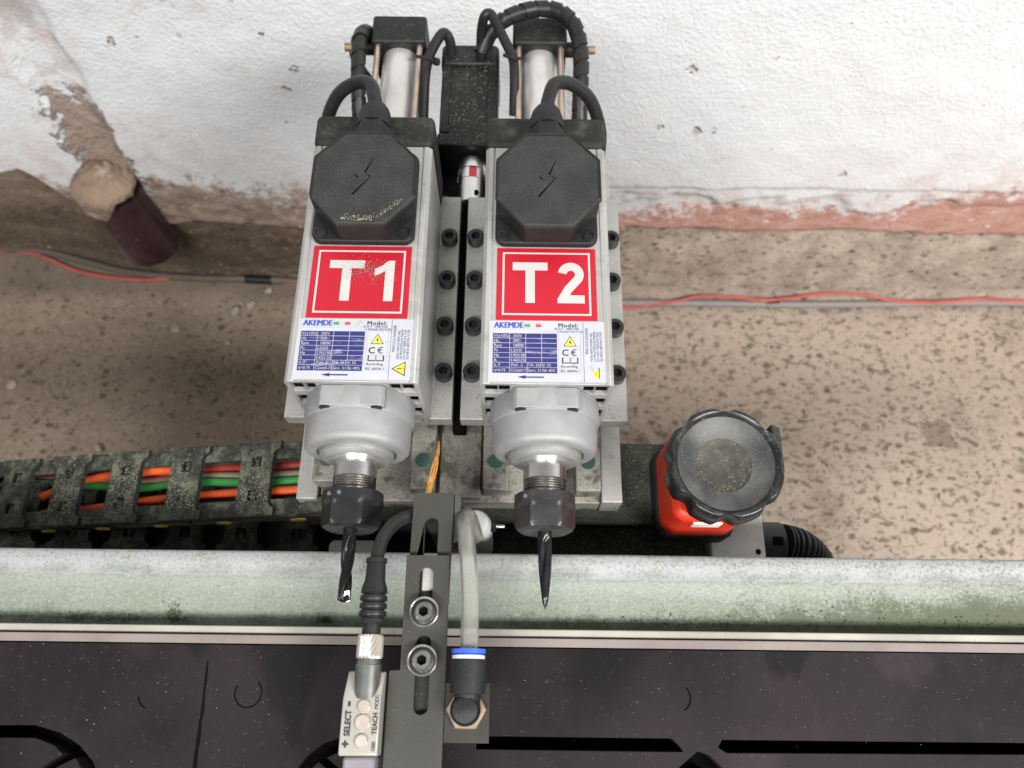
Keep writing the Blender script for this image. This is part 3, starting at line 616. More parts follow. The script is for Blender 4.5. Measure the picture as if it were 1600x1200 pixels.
def glyph(which):
    m = MB()
    def poly(pts, z=0): m.add([(x, y, z) for x, y in pts], [list(range(len(pts)))])
    poly([(0, 1.0), (0, 1.25), (1.0, 1.25), (1.0, 1.0)]); poly([(.365, 0), (.365, .9995), (.635, .9995), (.635, 0)])
    if which == '1':
        poly([(1.60, 0), (1.60, .86), (1.60, 1.25), (1.79, 1.25), (1.86, 1.25), (1.86, 0)][0:1] + [(1.60, .87), (1.60, 1.04), (1.70, 1.25), (1.86, 1.25), (1.86, 0)])
        poly([(1.30, .78), (1.30, .99), (1.42, 1.04), (1.53, 1.11), (1.60, 1.19), (1.70, 1.25), (1.60, 1.04), (1.5995, .925), (1.45, .83)], .01)
    else:
        cx, cy, r, w = 1.66, .885, .245, .125; path = [(cx+r*cos(rad(a)), cy+r*sin(rad(a))) for a in range(172, -41, -8)]
        path += [(1.58, .42), (1.47, .22)]
        for i in range(len(path)-1):
            pass
        L, Rr = [], []
        for i, (x, y) in enumerate(path):
            x0, y0 = path[max(i-1, 0)]; x1, y1 = path[min(i+1, len(path)-1)]; d = math.hypot(x1-x0, y1-y0); nx, ny = -(y1-y0)/d, (x1-x0)/d
            L.append((x+nx*w, y+ny*w)); Rr.append((x-nx*w, y-ny*w))
        for i in range(len(path)-1): poly([L[i], L[i+1], Rr[i+1], Rr[i]])
        poly([(1.27, 0), (1.27, .13), (1.365, .29), (1.60, .245), (2.04, .245), (2.04, 0)], .012)
    return m
def spindle(cx, n, lid_shift, dirty):
    e = empty('drilling_spindle', (cx, .182, .870)); tag(e, 'silver electric drilling spindle with red sticker reading T'+n, 'spindle', 'drilling spindles')
    link('housing', body_mesh(), 'alu', e, bevel=.0004, seg=1)
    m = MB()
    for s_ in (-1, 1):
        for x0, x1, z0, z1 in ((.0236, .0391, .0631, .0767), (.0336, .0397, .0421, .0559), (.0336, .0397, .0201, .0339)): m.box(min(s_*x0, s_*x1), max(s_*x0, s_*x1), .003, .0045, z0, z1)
    m.build('pocket_shade', 'hole', e)  # black plates added inside the pockets, standing in for their shade
    MB().box(-.0432, .0432, .1822, .210, .001, .0815).build('end_cap', 'plastic_d', e, bevel=.005, seg=3)
    # front bearing housing
    fb = MB().lathe([(-.0003, .0362), (-.0125, .0366), (-.0150, .0360), (-.0157, .0347), (-.0305, .0345), (-.0330, .0339), (-.0345, .0326), (-.0352, .0306), (-.0352, .0262), (-.0335, .0258)], o=(0, 0, .040), n=72).build('front_housing', 'cast', e, ang=30)
    pad = [(-.0215, .064), (.0215, .064), (.0215, .0735), (.0190, .0760), (-.0190, .0760), (-.0215, .0735)]
    link('bearing_lug', holed(pad, [circ(-.0150, .0702, .0040, 18), circ(.0150, .0702, .0040, 18)], .0135, Matrix.Translation((0, -.0072, 0)) @ RX90), 'cast', fb, bevel=.0006)
    for x in (-.015, .015): MB().lathe([(-.0150, .0036), (-.0130, .0036)], o=(x*1.08, 0, .0722), n=18).build('lug_hole_shade', 'motor', fb)  # dark discs in place of the shaded depth of the lug holes
    MB().lathe([(-.0330, .0242), (-.0375, .0241), (-.0382, .0234), (-.0400, .0216), (-.0404, .0208), (-.0404, .0135)], o=(0, 0, .040), n=64).build('clamp_ring', 'satin', e, ang=25)
    MB().lathe([(-.0400, .0138), (-.0520, .0138), (-.0525, .0128), (-.058, .0128)], o=(0, 0, .040), n=48).build('shaft', 'steel', e, ang=25)
    pr = []; y = -.0520
    while y > -.0630: pr += [(y, .0140), (y-.0008, .0133), (y-.0011, .0133)]; y -= .0016
    MB().lathe(pr, o=(0, 0, .040), n=48).build('thread', 'thread', e, ang=25)
    # collet nut with flats
    R = []
    for yy, rc, fl in ((-.0612, .0180, 0), (-.0622, .0194, 0), (-.0690, .0197, 0), (-.0712, .0198, 1), (-.0760, .0198, 1), (-.0815, .0196, 1), (-.0842, .0178, 1), (-.0858, .0150, .9), (-.0864, .0100, 0), (-.0850, .0050, 0)):
        ring = []
        for i in range(96):
            a = 2*pi*i/96; q = (a+pi/3) % (pi/3)-pi/6; hx = .0168/cos(q); r = rc+(min(rc, hx)-rc)*fl
            ring.append((r*cos(a), yy, .040+r*sin(a)))
        R.append(ring)
    nut = MB().rings(R).build('collet_nut', 'black_oxide' if n == '1' else 'nut_grey', e, ang=24)
    for a in ((105, 128) if n == '1' else (130,)):
        r = .0193; p0 = Vector((r*cos(rad(a)), -.0655, .040+r*sin(rad(a)))); d = Vector((cos(rad(a)), 0, sin(rad(a))))
        MB().tube([p0, p0+d*.0007], .0014, n=14, sub=1).build('set_screw', 'steel', nut)
    # terminal box
    tbx = MB(); tbx.prism(rrect(-.0345, .0345, .0990, .1720, .007), .0803, .0860); tbo = tbx.build('terminal_box', 'plastic', e, bevel=.0012)
    dx = lid_shift
    MB().prism(octagon(-.0342+dx*.5, .0342+dx*.5, .0992, .1722, .0195, .0215), .0862, .1035, 1.0).build('box_wall', 'plastic', tbo, bevel=.001)
    MB().prism(octagon(-.0352+dx, .0352+dx, .0984, .1728, .0195, .0215), .1037, .1075, .985).build('box_lid', 'plastic_lid', tbo, bevel=.0012, seg=3)
    rim = octagon(-.0338+dx, .0338+dx, .1000, .1712, .0190, .0210)
    m = MB(); m.tube([(x, y, .1075) for x, y in rim[2:8]], .0009, n=8, sub=1); m.build('lid_rim', 'plastic', tbo)
    m = MB()
    for a, b, w in (((.005, .150), (.0005, .1385), .0006), ((.0045, .1355), (-.0065, .1210), .0007), ((-.0065, .1375), (-.0040, .1345), .0006), ((.001, .1375), (.0045, .1355), .0004)):
        a, b = Vector((a[0]+dx, a[1], .10765)), Vector((b[0]+dx, b[1], .10765)); d = (b-a).normalized(); q = Vector((-d.y, d.x, 0))*w
        m.add([a-q*.3, b-q, b+q, a+q*.3], [(0, 1, 2, 3)])
    m.build('lightning_mark', 'hole', tbo, smooth=False)
    for x, y in ((-.0285, .1050), (.0285, .1050), (-.0285, .1660), (.0285, .1660)):
        s = MB().lathe([(.0860, .0046), (.0875, .0044), (.0876, .0032), (.0862, .0031)], o=(x, y, 0), ax='z', n=20).build('box_screw', 'black_oxide', tbo)
    gl = MB().lathe([(.1725, .0105), (.1730, .0125), (.1840, .0125), (.1845, .0112)], o=(.003 if n == '1' else 0, 0, .0960), n=6).build('cable_gland', 'plastic', tbo, bevel=.0008)
    MB().lathe([(.1843, .0118), (.1930, .0116), (.1990, .0100), (.2030, .0075), (.2035, .0050)], o=(.003 if n == '1' else 0, 0, .0960), n=28).build('gland_nut', 'plastic', tbo)
    if dirty:
        sm = [(U(-.012, .027)+dx, 0, 0) for _ in range(130)]
        sm = [(x, .1010+max(0, (x-.010)*.8)+abs(random.gauss(0, .0022)), .1077) for x, _, _ in sm]
        flakes('lid_sawdust', sm, .0002, .0006, 'chip_y', '', '', tbo)
    # red number sticker
    st = MB().box(-.0330, .0330, .0445, .0985, .0802, .0804).build('number_sticker', 'red', e)
    m = MB(); a, b, w = .0292, (.0480, .0952), .0013
    for q in ((-a, a, b[0], b[0]+w), (-a, a, b[1]-w, b[1]), (-a, -a+w, b[0]+w, b[1]-w), (a-w, a, b[0]+w, b[1]-w)):
        m.add([(q[0], q[2], .0806), (q[1], q[2], .0806), (q[1], q[3], .0806), (q[0], q[3], .0806)], [(0, 1, 2, 3)])
    m.build('sticker_border', 'white', st, smooth=False)
    g = glyph(n); sc = .0222; ox = -.0225 if n == '2' else -.0210
    for v in g.v: v.x = v.x*sc*1.05+ox; v.y = v.y*sc*1.10+.0570; v.z = .0806+v.z*.006
    g.build('number_lettering', 'white', st, smooth=False)
    if n == '1':
        sm = [(random.gauss(.004, .008), random.gauss(.0805, .005), .0806) for _ in range(420)]
        flakes('sticker_sawdust', [q for q in sm if .05 < q[1] < .094 and abs(q[0]) < .028], .00015, .0005, 'alu_dirty', '', '', st)
    # rating plate
    rp = MB().box(-.0372, .0372, .0012, .0440, .0802, .0803).build('rating_plate', 'plate_white', e)
    Z = .0805
    def quad(m, x0, x1, y0, y1, z=Z): m.add([(x0, y0, z), (x1, y0, z), (x1, y1, z), (x0, y1, z)], [(0, 1, 2, 3)])
    X0 = -.0345; X1 = .0065
    m = MB(); quad(m, X0, X1, .0072, .0348); m.build('rating_table', 'navy', rp, smooth=False)
    m = MB(); quad(m, X0, .0225, .0352, .0372); quad(m, .0078, .0222, .0070, .0078); quad(m, .0078, .0084, .0078, .0350); quad(m, .0216, .0222, .0078, .0350); m.build('plate_band', 'lilac', rp, smooth=False)
    m = MB(); z2 = Z+.00012
    ys = [.0348-.0034*k for k in range(1, 7)]
    for y in ys: quad(m, X0, X1, y-.00014, y+.00014, z2)
    quad(m, X0, X1, .01095, .01118, z2)
    for x in (-.0238, -.0135, -.0033): quad(m, x-.00014, x+.00014, .0145, .0348, z2+.00004)
    for x in (-.0238, -.0125, -.0040): quad(m, x-.00014, x+.00014, .0112 if x > -.005 else .0072, .0144, z2+.00004)
    m.build('table_lines', 'lilac', rp, smooth=False)
    m = MB(); z3 = Z+.0002
    rows = [('V(\u00b110%)', '350V'), ('Hz', '300~'), ('Rpm', '18000'), ('Pn', '2.2(3.0)'), ('Hp', '2.95(3.98)'), ('A', '4.42(5.22)')]
    for k, (a_, b_) in enumerate(rows):
        y = .0348-.0034*(k+1)+.0007
        absorb(m, text(a_, .0028, X0+.0006, y, z3)); absorb(m, text(b_, .0028, -.0233 if len(b_) > 7 else -.0218, y, z3, sx=.85 if len(b_) > 7 else 1))
    for s_, x, y in (('Is. F', X0+.0006, .0118), ('Poli:  2', -.0228, .0118), ('TA: 26\u00b0C', -.0121, .0118), ('IP: 55', -.0035, .0118), ('\u03b7=0.75', X0+.0006, .0081), ('Cos\u03c60.77', -.0232, .0081), ('Serv. S1/S6 40%', -.0121, .0081)):
        absorb(m, text(s_, .0027, x, y, z3))
    m.build('table_lettering', 'white', rp, smooth=False)
    m = MB(); [absorb(m, text('AKEMDE', .0058, X0+.0004+q*.00022, .0388, Z+q*.00003, sx=.84)) for q in range(3)]; m.build('maker_lettering', 'blue', rp, smooth=False)
    m = MB(); [absorb(m, text('Model:', .0042, .0072+q*.0002, .0395, Z+q*.00003, spacing=1.15)) for q in range(2)]; absorb(m, text('A1517  1000-24A', .0022, .0050, .0377, Z)); absorb(m, text('3 PHASE MOTOR', .0022, .0065, .0355, Z+.00015))
    absorb(m, text('According', .0026, .0088, .0112, Z)); absorb(m, text('IEC 60034-1', .0024, .0086, .0081, Z))
    absorb(m, text('C', .0062, .0096, .0195, Z, bold=.00008)); absorb(m, text('\u20ac', .0062, .0152, .0195, Z))
    for x0 in (.0096, .0150): quad(m, x0, x0+.0050, .0141, .0182, Z)
    m.build('plate_lettering', 'ink', rp, smooth=False)
    m = MB()
    for x0 in (.0104, .0152): quad(m, x0, x0+.0040, .0147, .0182, Z+.00012)
    m.build('book_symbol', 'plate_white', rp, smooth=False)
    m = MB(); absorb(m, text('PERICOLO-DANGER', .0026, .0265, .0205, Z, rot=pi/2, sx=.8))
    for k in range(4): absorb(m, text(('NON RIMUOVERE NEL', 'LA PROTEZIONE PRIMA', 'DO NOT REMOVE THE', 'GUARDS BEFORE STOP')[k], .0022, .0292+k*.0021, .0155, Z, rot=pi/2, sx=.92))
    quad(m, .0234, .0236, .0015, .0436, Z)
    m.build('warning_lettering', 'navy', rp, smooth=False)
    m = MB(); quad(m, -.0143, -.0108, .0395, .0415); m.build('flag_green', 'green_p', rp, smooth=False)
    m = MB(); quad(m, -.0070, -.0035, .0395, .0415); m.build('flag_red', 'red_p', rp, smooth=False)
    def tri(c, s, rot, name):
        pts = [(c[0]+s*cos(rot+2*pi*k/3), c[1]+s*sin(rot+2*pi*k/3)) for k in range(3)]
        m = MB(); m.add([(x, y, Z) for x, y in pts], [(0, 1, 2)]); o = m.build(name, 'ink', rp, smooth=False)
        m = MB(); m.add([(c[0]+(x-c[0])*.80, c[1]+(y-c[1])*.80, Z+.00012) for x, y in pts], [(0, 1, 2)]); m.build('triangle_yellow', 'yel_p', rp, smooth=False)
    tri((.0149, .0285), .0048, pi/2, 'warning_triangle')
    m = MB(); m.add([(.0154, .0315, Z+.0003), (.0140, .0285, Z+.0003), (.0149, .0285, Z+.0003), (.0146, .0262, Z+.0003), (.0160, .0293, Z+.0003), (.0151, .0293, Z+.0003)], [(0, 1, 2, 3, 4, 5)])
    if n == '1':
        tri((.0310, .0090), .0058, pi, 'warning_triangle'); m.box(.0285, .0318, .0087, .0093, Z+.0002, Z+.0003); m.box(.0326, .0332, .0087, .0093, Z+.0002, Z+.0003)
    else:
        mm = MB(); mm.add([(.0285, .0062, Z), (.0330, .0110, Z), (.0330, .0040, Z)], [(0, 2, 1)]); mm.build('warning_triangle', 'yel_p', rp, smooth=False)
        m.box(.0328, .0332, .0040, .0112, Z+.0002, Z+.0003); m.box(.0306, .0313, .0066, .0073, Z+.0002, Z+.0003)
    m.build('warning_symbol', 'ink', rp, smooth=False)
    m = MB(); quad(m, -.0135, -.0020, .0040, .0049); m.add([(-.0135, .0057, Z), (-.0188, .00445, Z), (-.0135, .0032, Z)], [(0, 1, 2)]); m.build('rotation_arrow', 'navy', rp, smooth=False)
    return e
spindle(-.1015, '1', .002, True)
spindle(.0220, '2', .0005, False)

# drill bits
def bit(cx, r0, r1, L, turns, tip, mat, label, ph):
    e = empty('drill_bit', (cx, .0970, .910)); tag(e, label, 'drill bit', 'drill bits')
    R = []; n = 28; K = 60
    for k in range(K+1):
        s = k/K; y = .004-s*(L+.004); tw = ph+turns*2*pi*max(0, s-.12); r = r0+(r1-r0)*sst(s, .3, 1)
        fl = sst(s, .10, .22)*.52
        if s > 1-tip: r *= max(.10, (1-s)/tip)**.8
        ring = []
        for i in range(n):
            a = 2*pi*i/n; q = r*(1-fl*max(0, cos(2*a))**1.5)
            ring.append((q*cos(a+tw), y, q*sin(a+tw)))
        R.append(ring)
    MB().rings(R).build('bit_flutes', mat, e, ang=50); return e
M['bit'] = mk('black_bit', (.02, .02, .022), .26, .5, .2, 120)
b1 = bit(-.1015, .0043, .0040, .0450, .85, .03, 'bit', 'thick black twist drill bit held in spindle T1', .3)
MB().add([(-.0005, -.0448, .0006), (.0036, -.0445, .0012), (.0036, -.0380, .0030), (.0006, -.0385, .0030), (.0005, -.0458, -.0005), (.0034, -.0452, -.0005)], [(0, 1, 2, 3), (0, 4, 5, 1), (0, 3, 4), (1, 5, 2)]).build('carbide_tip', 'nickel', b1, smooth=False)
bit(.0220, .0044, .0028, .0475, .45, .13, 'bit', 'slim pointed black drill bit held in spindle T2', 1.1)

# ================================================================== behind the spindles: cylinders, motor, cables
def cylinder(cx, n, side):
    e = empty('air_cylinder', (cx, .40, .8715)); tag(e, 'silver pneumatic cylinder with black end block behind spindle '+n, 'air cylinder', 'pneumatic cylinders')
    MB().box(-.0235, .0235, .120, .150, -.0235, .0235).build('end_block', 'motor', e, bevel=.0028, seg=3)
    MB().box(-.0235, .0235, -.020, .004, -.0150, .0235).build('end_block', 'motor', e, bevel=.002)
    MB().lathe([(.004, .0160), (.120, .0160)], n=40).build('barrel', 'tube_alu', e)
    for x in (-.0180, .0180):
        for z in (-.0175, .0175): MB().lathe([(.004, .0026), (.120, .0026)], o=(x, 0, z), n=12).build('tie_rod', 'rod', e)
    s = side
    MB().lathe([(s*.0236, .0065), (s*.036, .0065)], o=(0, .128, .008), ax='x', n=20).build('port_fitting', 'motor', e)
    MB().lathe([(s*.036, .0022), (s*.042, .0022), (s*.0421, .0036), (s*.049, .0036)], o=(0, .128, .008), ax='x', n=16).build('flow_screw', 'brass', e, ang=20)
cylinder(-.1015, 'T1', -1); cylinder(.0205, 'T2', 1)
sm_ = empty('feed_motor', (-.0405, .43, .84)); tag(sm_, 'dusty black feed motor between the two silver air cylinders', 'motor')
l = sm_.location
def oct4(x0, x1, z0, z1, c): return [(x0+c, z0), (x1-c, z0), (x1, z0+c), (x1, z1-c), (x1-c, z1), (x0+c, z1), (x0, z1-c), (x0, z0+c)]
def yprism(name, poly, y0, y1, mat, bevel=.001):
    m = MB(); m.rings([[(x, y, z) for x, z in poly] for y in (y0, y1)]); return m.build(name, mat, sm_, bevel=bevel)
yprism('motor_flange', oct4(-.0255, .0255, -.028, .0345, .002), -.002, .010, 'motor')
yprism('stator', oct4(-.0250, .0250, -.022, .0310, .006), .0102, .086, 'motor')
yprism('rear_cover', oct4(-.0255, .0255, -.024, .0345, .003), .0862, .108, 'motor', .002)
for x in (-.020, .020): MB().box(x-.004, x+.004, .012, .086, .027, .0335).build('corner_rib', 'motor', sm_, bevel=.001)
MB().lathe([(-.034, .007), (-.0022, .007)], o=(.004, 0, .012), n=20).build('motor_shaft', 'steel', sm_)
sm = [(U(-.02, .022), U(.0, .10), .0350 if random.random() < .2 else .0316) for _ in range(420)]+[(U(-.024, .024), U(-.001, .010), .0349) for _ in range(160)]
flakes('motor_sawdust', sm, .0002, .0007, 'chip_l', '', '', sm_)
cp = empty('shaft_coupling', (-.0365, .414, .852)); tag(cp, 'silver shaft coupling with red band in front of feed motor', 'coupling')
MB().lathe([(.0, .0100), (.0008, .0124), (.0105, .0124), (.0110, .0116)], n=40).build('coupling_hub', 'steel', cp)
MB().lathe([(-.0098, .0118), (-.0004, .0118)], n=40).build('coupling_spider', 'red_p', cp)
for a0 in (70, 160, 250, 340):
    m = MB(); R = []
    for a in [rad(a0-62+k*5) for k in range(13)]: R.append([((.0125)*cos(a), -.0002, .0125*sin(a)), ((.0125)*cos(a), -.0100, .0125*sin(a)), (.008*cos(a), -.0100, .008*sin(a)), (.008*cos(a), -.0002, .008*sin(a))])
    m.rings(R); m.build('coupling_jaw', 'steel', cp)
hb = MB().lathe([(-.0335, .0116), (-.0330, .0124), (-.0105, .0124), (-.0102, .0116)], n=40).build('coupling_hub', 'steel', cp)
MB().lathe([(.0118, .0026), (.01255, .0026)], o=(.0045, -.026, -.0006), ax='z', n=16).build('clamp_hole', 'hole', cp)
mb = empty('motor_bracket', (-.0385, .385, .82)); tag(mb, 'black motor mounting bracket behind spindle plates', 'bracket')
l = mb.location
wbox('bracket_foot', -.074, -.003, .3805, .428, .8225, .832, 'motor', mb); wbox('bracket_wall', -.074, -.0655, .3805, .4275, .8325, .868, 'motor', mb); wbox('bracket_wall', -.0085, -.003, .3805, .4275, .8325, .868, 'motor', mb)

def cable(name, pts, r, mat, label, wrap=False, cat='cable', n=12):
    m = MB(); m.tube(pts, r, n=n, sub=10); fr_ = list(m.path)
    if not wrap: return tag(m.build(name, mat, ang=70), label, cat)
    e = empty(name, pts[0]); tag(e, label, cat); o = Vector(pts[0])
    for v in m.v: v -= o
    m.build('cable_core', mat, e, ang=70)
    # spiral wrap: flat band wound along the bundle
    L = 0; R = []; acc = 0; path = fr_; pitch = .0125; step = .0006; dist = [0]
    for i in range(1, len(path)): dist.append(dist[-1]+(path[i]-path[i-1]).length)
    tot = dist[-1]; k = 0; s = 0; prev = None
    while s < tot:
        while k < len(dist)-2 and dist[k+1] < s: k += 1
        u = (s-dist[k])/max(1e-9, dist[k+1]-dist[k]); p = path[k].lerp(path[k+1], u); tg = (path[k+1]-path[k]).normalized()
        if prev is None: nn = tg.orthogonal().normalized()
        else: nn = (prev-tg*prev.dot(tg)).normalized()
        prev = nn; bb = tg.cross(nn); a = 2*pi*s/pitch; d = nn*cos(a)+bb*sin(a); w = .0050
        R.append([p+d*(r+.0002)-tg*w-o, p+d*(r+.0011)-tg*w-o, p+d*(r+.0011)+tg*w-o, p+d*(r+.0002)+tg*w-o]); s += step
    w_ = MB(); w_.rings(R); w_.build('spiral_wrap', 'rubber', e, ang=60); return e
def V(*a): return Vector(a)
cable('motor_cable', [V(-.0985, .384, .966), V(-.1000, .392, .968), V(-.104, .404, .968), V(-.116, .4105, .962), V(-.131, .410, .950), V(-.1425, .404, .930), V(-.146, .402, .905), V(-.146, .403, .86), V(-.14, .41, .83)], .0049, 'rubber', 'black cable curling left out of terminal box gland of spindle T1')
cable('motor_cable', [V(.0220, .384, .966), V(.0235, .393, .968), V(.028, .406, .968), V(.040, .412, .962), V(.055, .411, .948), V(.064, .404, .928), V(.067, .402, .905), V(.067, .403, .86), V(.06, .41, .83)], .0049, 'rubber', 'black cable curling right out of terminal box gland of spindle T2')
cable('wrapped_cable', [P(562, 190, .87), P(560, 140, .885), P(560, 95, .895), P(562, 62, .900), P(570, 50, .89), P(582, 58, .87), P(588, 80, .85)], .0052, 'rubber', 'spiral-wrapped black cable bundle beside air cylinder behind T1', True)
cable('thin_hose', [P(556, 60, .86), P(553, 85, .86), P(566, 110, .86), P(580, 132, .86), P(590, 170, .85)], .0042, 'rubber', 'thin black hose looping behind wrapped bundle near T1 cylinder', cat='hose')
cable('wrapped_cable', [P(752, 82, .88), P(764, 56, .89), P(785, 33, .90), P(815, 19, .905), P(845, 14, .905), P(872, 18, .905), P(893, 34, .905), P(904, 60, .90), P(908, 95, .895), P(907, 140, .885), P(905, 190, .87)], .0058, 'rubber', 'spiral-wrapped black cable bundle arching over air cylinder behind T2', True)
cable('sensor_lead', [P(752, 90, .875), P(752, 52, .895), P(757, 26, .91), P(766, 22, .912), P(775, 36, .91), P(789, 64, .905), P(801, 90, .90), P(804, 120, .895), P(803, 180, .88)], .0042, 'rubber', 'thin black cable looped up between feed motor and T2 cylinder')
cable('sensor_lead', [P(706, 92, .87), P(703, 64, .885), P(694, 52, .892), P(684, 62, .892), P(671, 88, .888), P(664, 120, .885), P(661, 185, .87)], .0045, 'rubber', 'thin black cable looped up between feed motor and T1 cylinder')
m = MB(); m.tube([P(650, 88, .900), P(664, 90, .900), P(680, 97, .893)], .0014, n=8, sub=4); m.tube([P(679, 96, .894), P(685, 97, .892)], .0032, n=8, sub=1)
tag(m.build('cable_tie', 'plastic'), 'black cable tie round T1 cylinder rod and thin cable', 'cable tie')
m = MB(); m.tube([P(787, 86, .905), P(800, 90, .906), P(816, 92, .900)], .0014, n=8, sub=4)
tag(m.build('cable_tie', 'plastic'), 'black cable tie round T2 cylinder rod and thin cable', 'cable tie')

# ================================================================== cable chain
cc = empty('cable_chain', (-.17, .156, .82)); tag(cc, 'dusty black plastic cable chain with yellow buttons and open links', 'cable chain')
XS = [-.141, -.200, -.262, -.318, -.372, -.424, -.476, -.528, -.580, -.632]
def cz(x): return .82+(x+.165)*.265+.05*min(0, x+.165)**2*0
SL = math.atan(.265)
def Ibar():
    h, w, ww = .0300, .0140, .0195
    out = [(-ww, -h), (ww, -h), (ww, -h+.006), (w+.002, -h+.0075), (w, -h+.0105), (w, h-.0105), (w+.002, h-.0075), (ww, h-.006), (ww, h), (-ww, h), (-ww, h-.006), (-w-.002, h-.0075), (-w, h-.0105), (-w, -h+.0105), (-w-.002, -h+.0075), (-ww, -h+.006)]
    hs = [[(-.0042, s*.0135-.0042), (.0042, s*.0135-.0042), (.0042, s*.0135+.0042), (-.0042, s*.0135+.0042)] for s in (-1, 1)]
    return holed(out, hs, .0045)
IB = Ibar(); IB.materials.append(M['chain'])
m = MB()
for s in (-1, 1): m.box(-.0018, .0018, s*.0135-.0036, s*.0135+.0036, -.0028, .0004)
me_clip = bpy.data.meshes.new('clip'); me_clip.from_pydata([v[:] for v in m.v], [], m.f)
def side_mesh(ln):
    m = MB(); m.prism(rrect(-ln, ln*.92, -.012, .0, .006), -.0022, .0022); m2 = bpy.data.meshes.new('side'); m2.from_pydata([(v.x, v.z, v.y) for v in m.v], [], [f[::-1] for f in m.f]); return m2
SD = side_mesh(.036); SD.name = 'side_link'
m = MB(); m.lathe([(0, .0001), (.0001, .0055), (.0012, .0052)], n=24, ax='y'); OV = bpy.data.meshes.new('oval'); OV.from_pydata([(v.x*1.25, -v.y, v.z*.62) for v in m.v], [], m.f)
def chain_run(xs, zf, sl, yc, buttons, lower=False):
    for k, x in enumerate(xs):
        z = zf(x); l = cc.location; rot = (0, -sl, 0); b = link('crossbar', IB, 'chain', cc, (x-l.x, yc-l.y, z-l.z-.0022)); b.rotation_euler = rot
        c = link('crossbar_clip', me_clip, 'chain', cc, (x-l.x, yc-l.y, z-l.z-.0022)); c.rotation_euler = rot
        for sy in (-1, 1):
            off = .0022*(1 if k % 2 else -1)
            s = link('side_link', SD, 'chain', cc, (x-l.x-.026, yc-l.y+sy*(.0278+off*0)+(.0012 if k % 2 else -.0012), z-l.z-.0045-.026*math.tan(sl)-(.0012 if k % 2 else 0)), bevel=.0012); s.rotation_euler = rot
            s2 = MB()
        if buttons:
            o = link('button', OV, 'yellow', cc, (x+.037-l.x, yc-l.y-.0314, z-l.z-.0105+.037*math.tan(sl))); o.rotation_euler = rot
chain_run(XS, cz, SL, .156, True)
chain_run([-.135-.0475*k for k in range(10)], lambda x: .738+(x+.17)*-.02, -.02, .140, False)
# side walls: outer band along each side
for x0, x1 in zip(XS, XS[1:]):
    for sy in (-1, 1):
        l = cc.location; xm = (x0+x1)/2; ln = abs(x1-x0)/2/cos(SL)*.985
        m = MB(); m.box(-ln, ln, -.0013, .0013, -.021, -.0095); o = m.build('side_wall', 'chain', cc, (xm-l.x, .156-l.y+sy*.0288, cz(xm)-l.z), bevel=.0008); o.rotation_euler = (0, -SL, 0)
for x0 in [-.135-.0475*k for k in range(9)]:
    l = cc.location; MB().box(-.0232, .0232, -.0012, .0012, -.02, -.003).build('side_wall', 'chain', cc, (x0-.0238-l.x, .140-l.y+.0285, .738-l.z))
    MB().box(-.0232, .0232, -.0012, .0012, -.02, -.003).build('side_wall', 'chain', cc, (x0-.0238-l.x, .140-l.y-.0285, .738-l.z))
for k, (x0, x1) in enumerate(zip(XS, XS[1:])):
    for sy in (-1, 1):
        l = cc.location; xm = (x0+x1)/2+.006; ln = abs(x1-x0)/2*1.02; dz = -.0052 if k % 2 else -.0060
        m = MB(); m.prism(rrect(-ln, ln*.80, -.0066, .0066, .0060), -.0016, .0016); o = m.build('top_flange', 'chain', cc, (xm-l.x, .156-l.y+sy*(.0226+(.0005 if k % 2 else 0)), cz(xm)+dz-l.z), bevel=.0008); o.rotation_euler = (0, -SL, 0)
sm = []
for x in XS[1:5]:
    for _ in range(420):
        dx, dy = U(-.013, .013), random.gauss(-.006, .016)
        if abs(dy) < .029: sm.append((x+dx-cc.location.x, dy, cz(x+dx)-cc.location.z+.0004))
flakes('chain_sawdust', sm, .0002, .0006, 'chip_l', '', '', cc)
def inchain(name, ys, zo, r, mat, label):
    pts = [V(x, .156+y, cz(x)-.0195+zo+.002*sin(x*60)) for x, y in ys]; m = MB(); m.tube(pts, r, n=10, sub=8); tag(m.build(name, mat), label, 'cable', 'cables in the chain')
inchain('cable', [(-.12, -.006), (-.18, -.007), (-.24, -.006), (-.30, -.009), (-.36, -.013), (-.42, -.016), (-.50, -.018), (-.62, -.018)], 0, .0042, 'cab_or', 'bright orange cable running nearest trough inside cable chain')
inchain('cable', [(-.262, .015), (-.30, .017), (-.36, .014), (-.40, .002), (-.44, -.004), (-.50, -.006), (-.62, -.006)], .001, .0040, 'cab_or', 'bright orange cable running farther from trough inside cable chain')
inchain('cable', [(-.12, .004), (-.20, .002), (-.26, .006), (-.32, .004), (-.40, .012), (-.50, .012), (-.62, .010)], -.001, .0036, 'cab_gr', 'green cable inside cable chain')
inchain('cable', [(-.12, .008), (-.20, .008), (-.26, .011), (-.32, .009), (-.40, .016), (-.62, .015)], -.003, .0036, 'cab_tan', 'tan cable inside cable chain')
inchain('cable', [(-.12, .016), (-.20, .016), (-.26, .017), (-.32, .010), (-.40, .018), (-.62, .019)], -.004, .0036, 'cab_rd', 'dark red cable inside cable chain')
for k, yy in enumerate((-.020, -.013, .020)): inchain('cable', [(-.12, yy), (-.20, yy-.002), (-.30, yy+.003), (-.40, yy), (-.62, yy)], -.006, .0038, 'cab_gy', ('grey cable against trough-side wall of cable chain', 'grey cable beside nearest orange cable in chain', 'grey cable against wall-side of cable chain')[k])

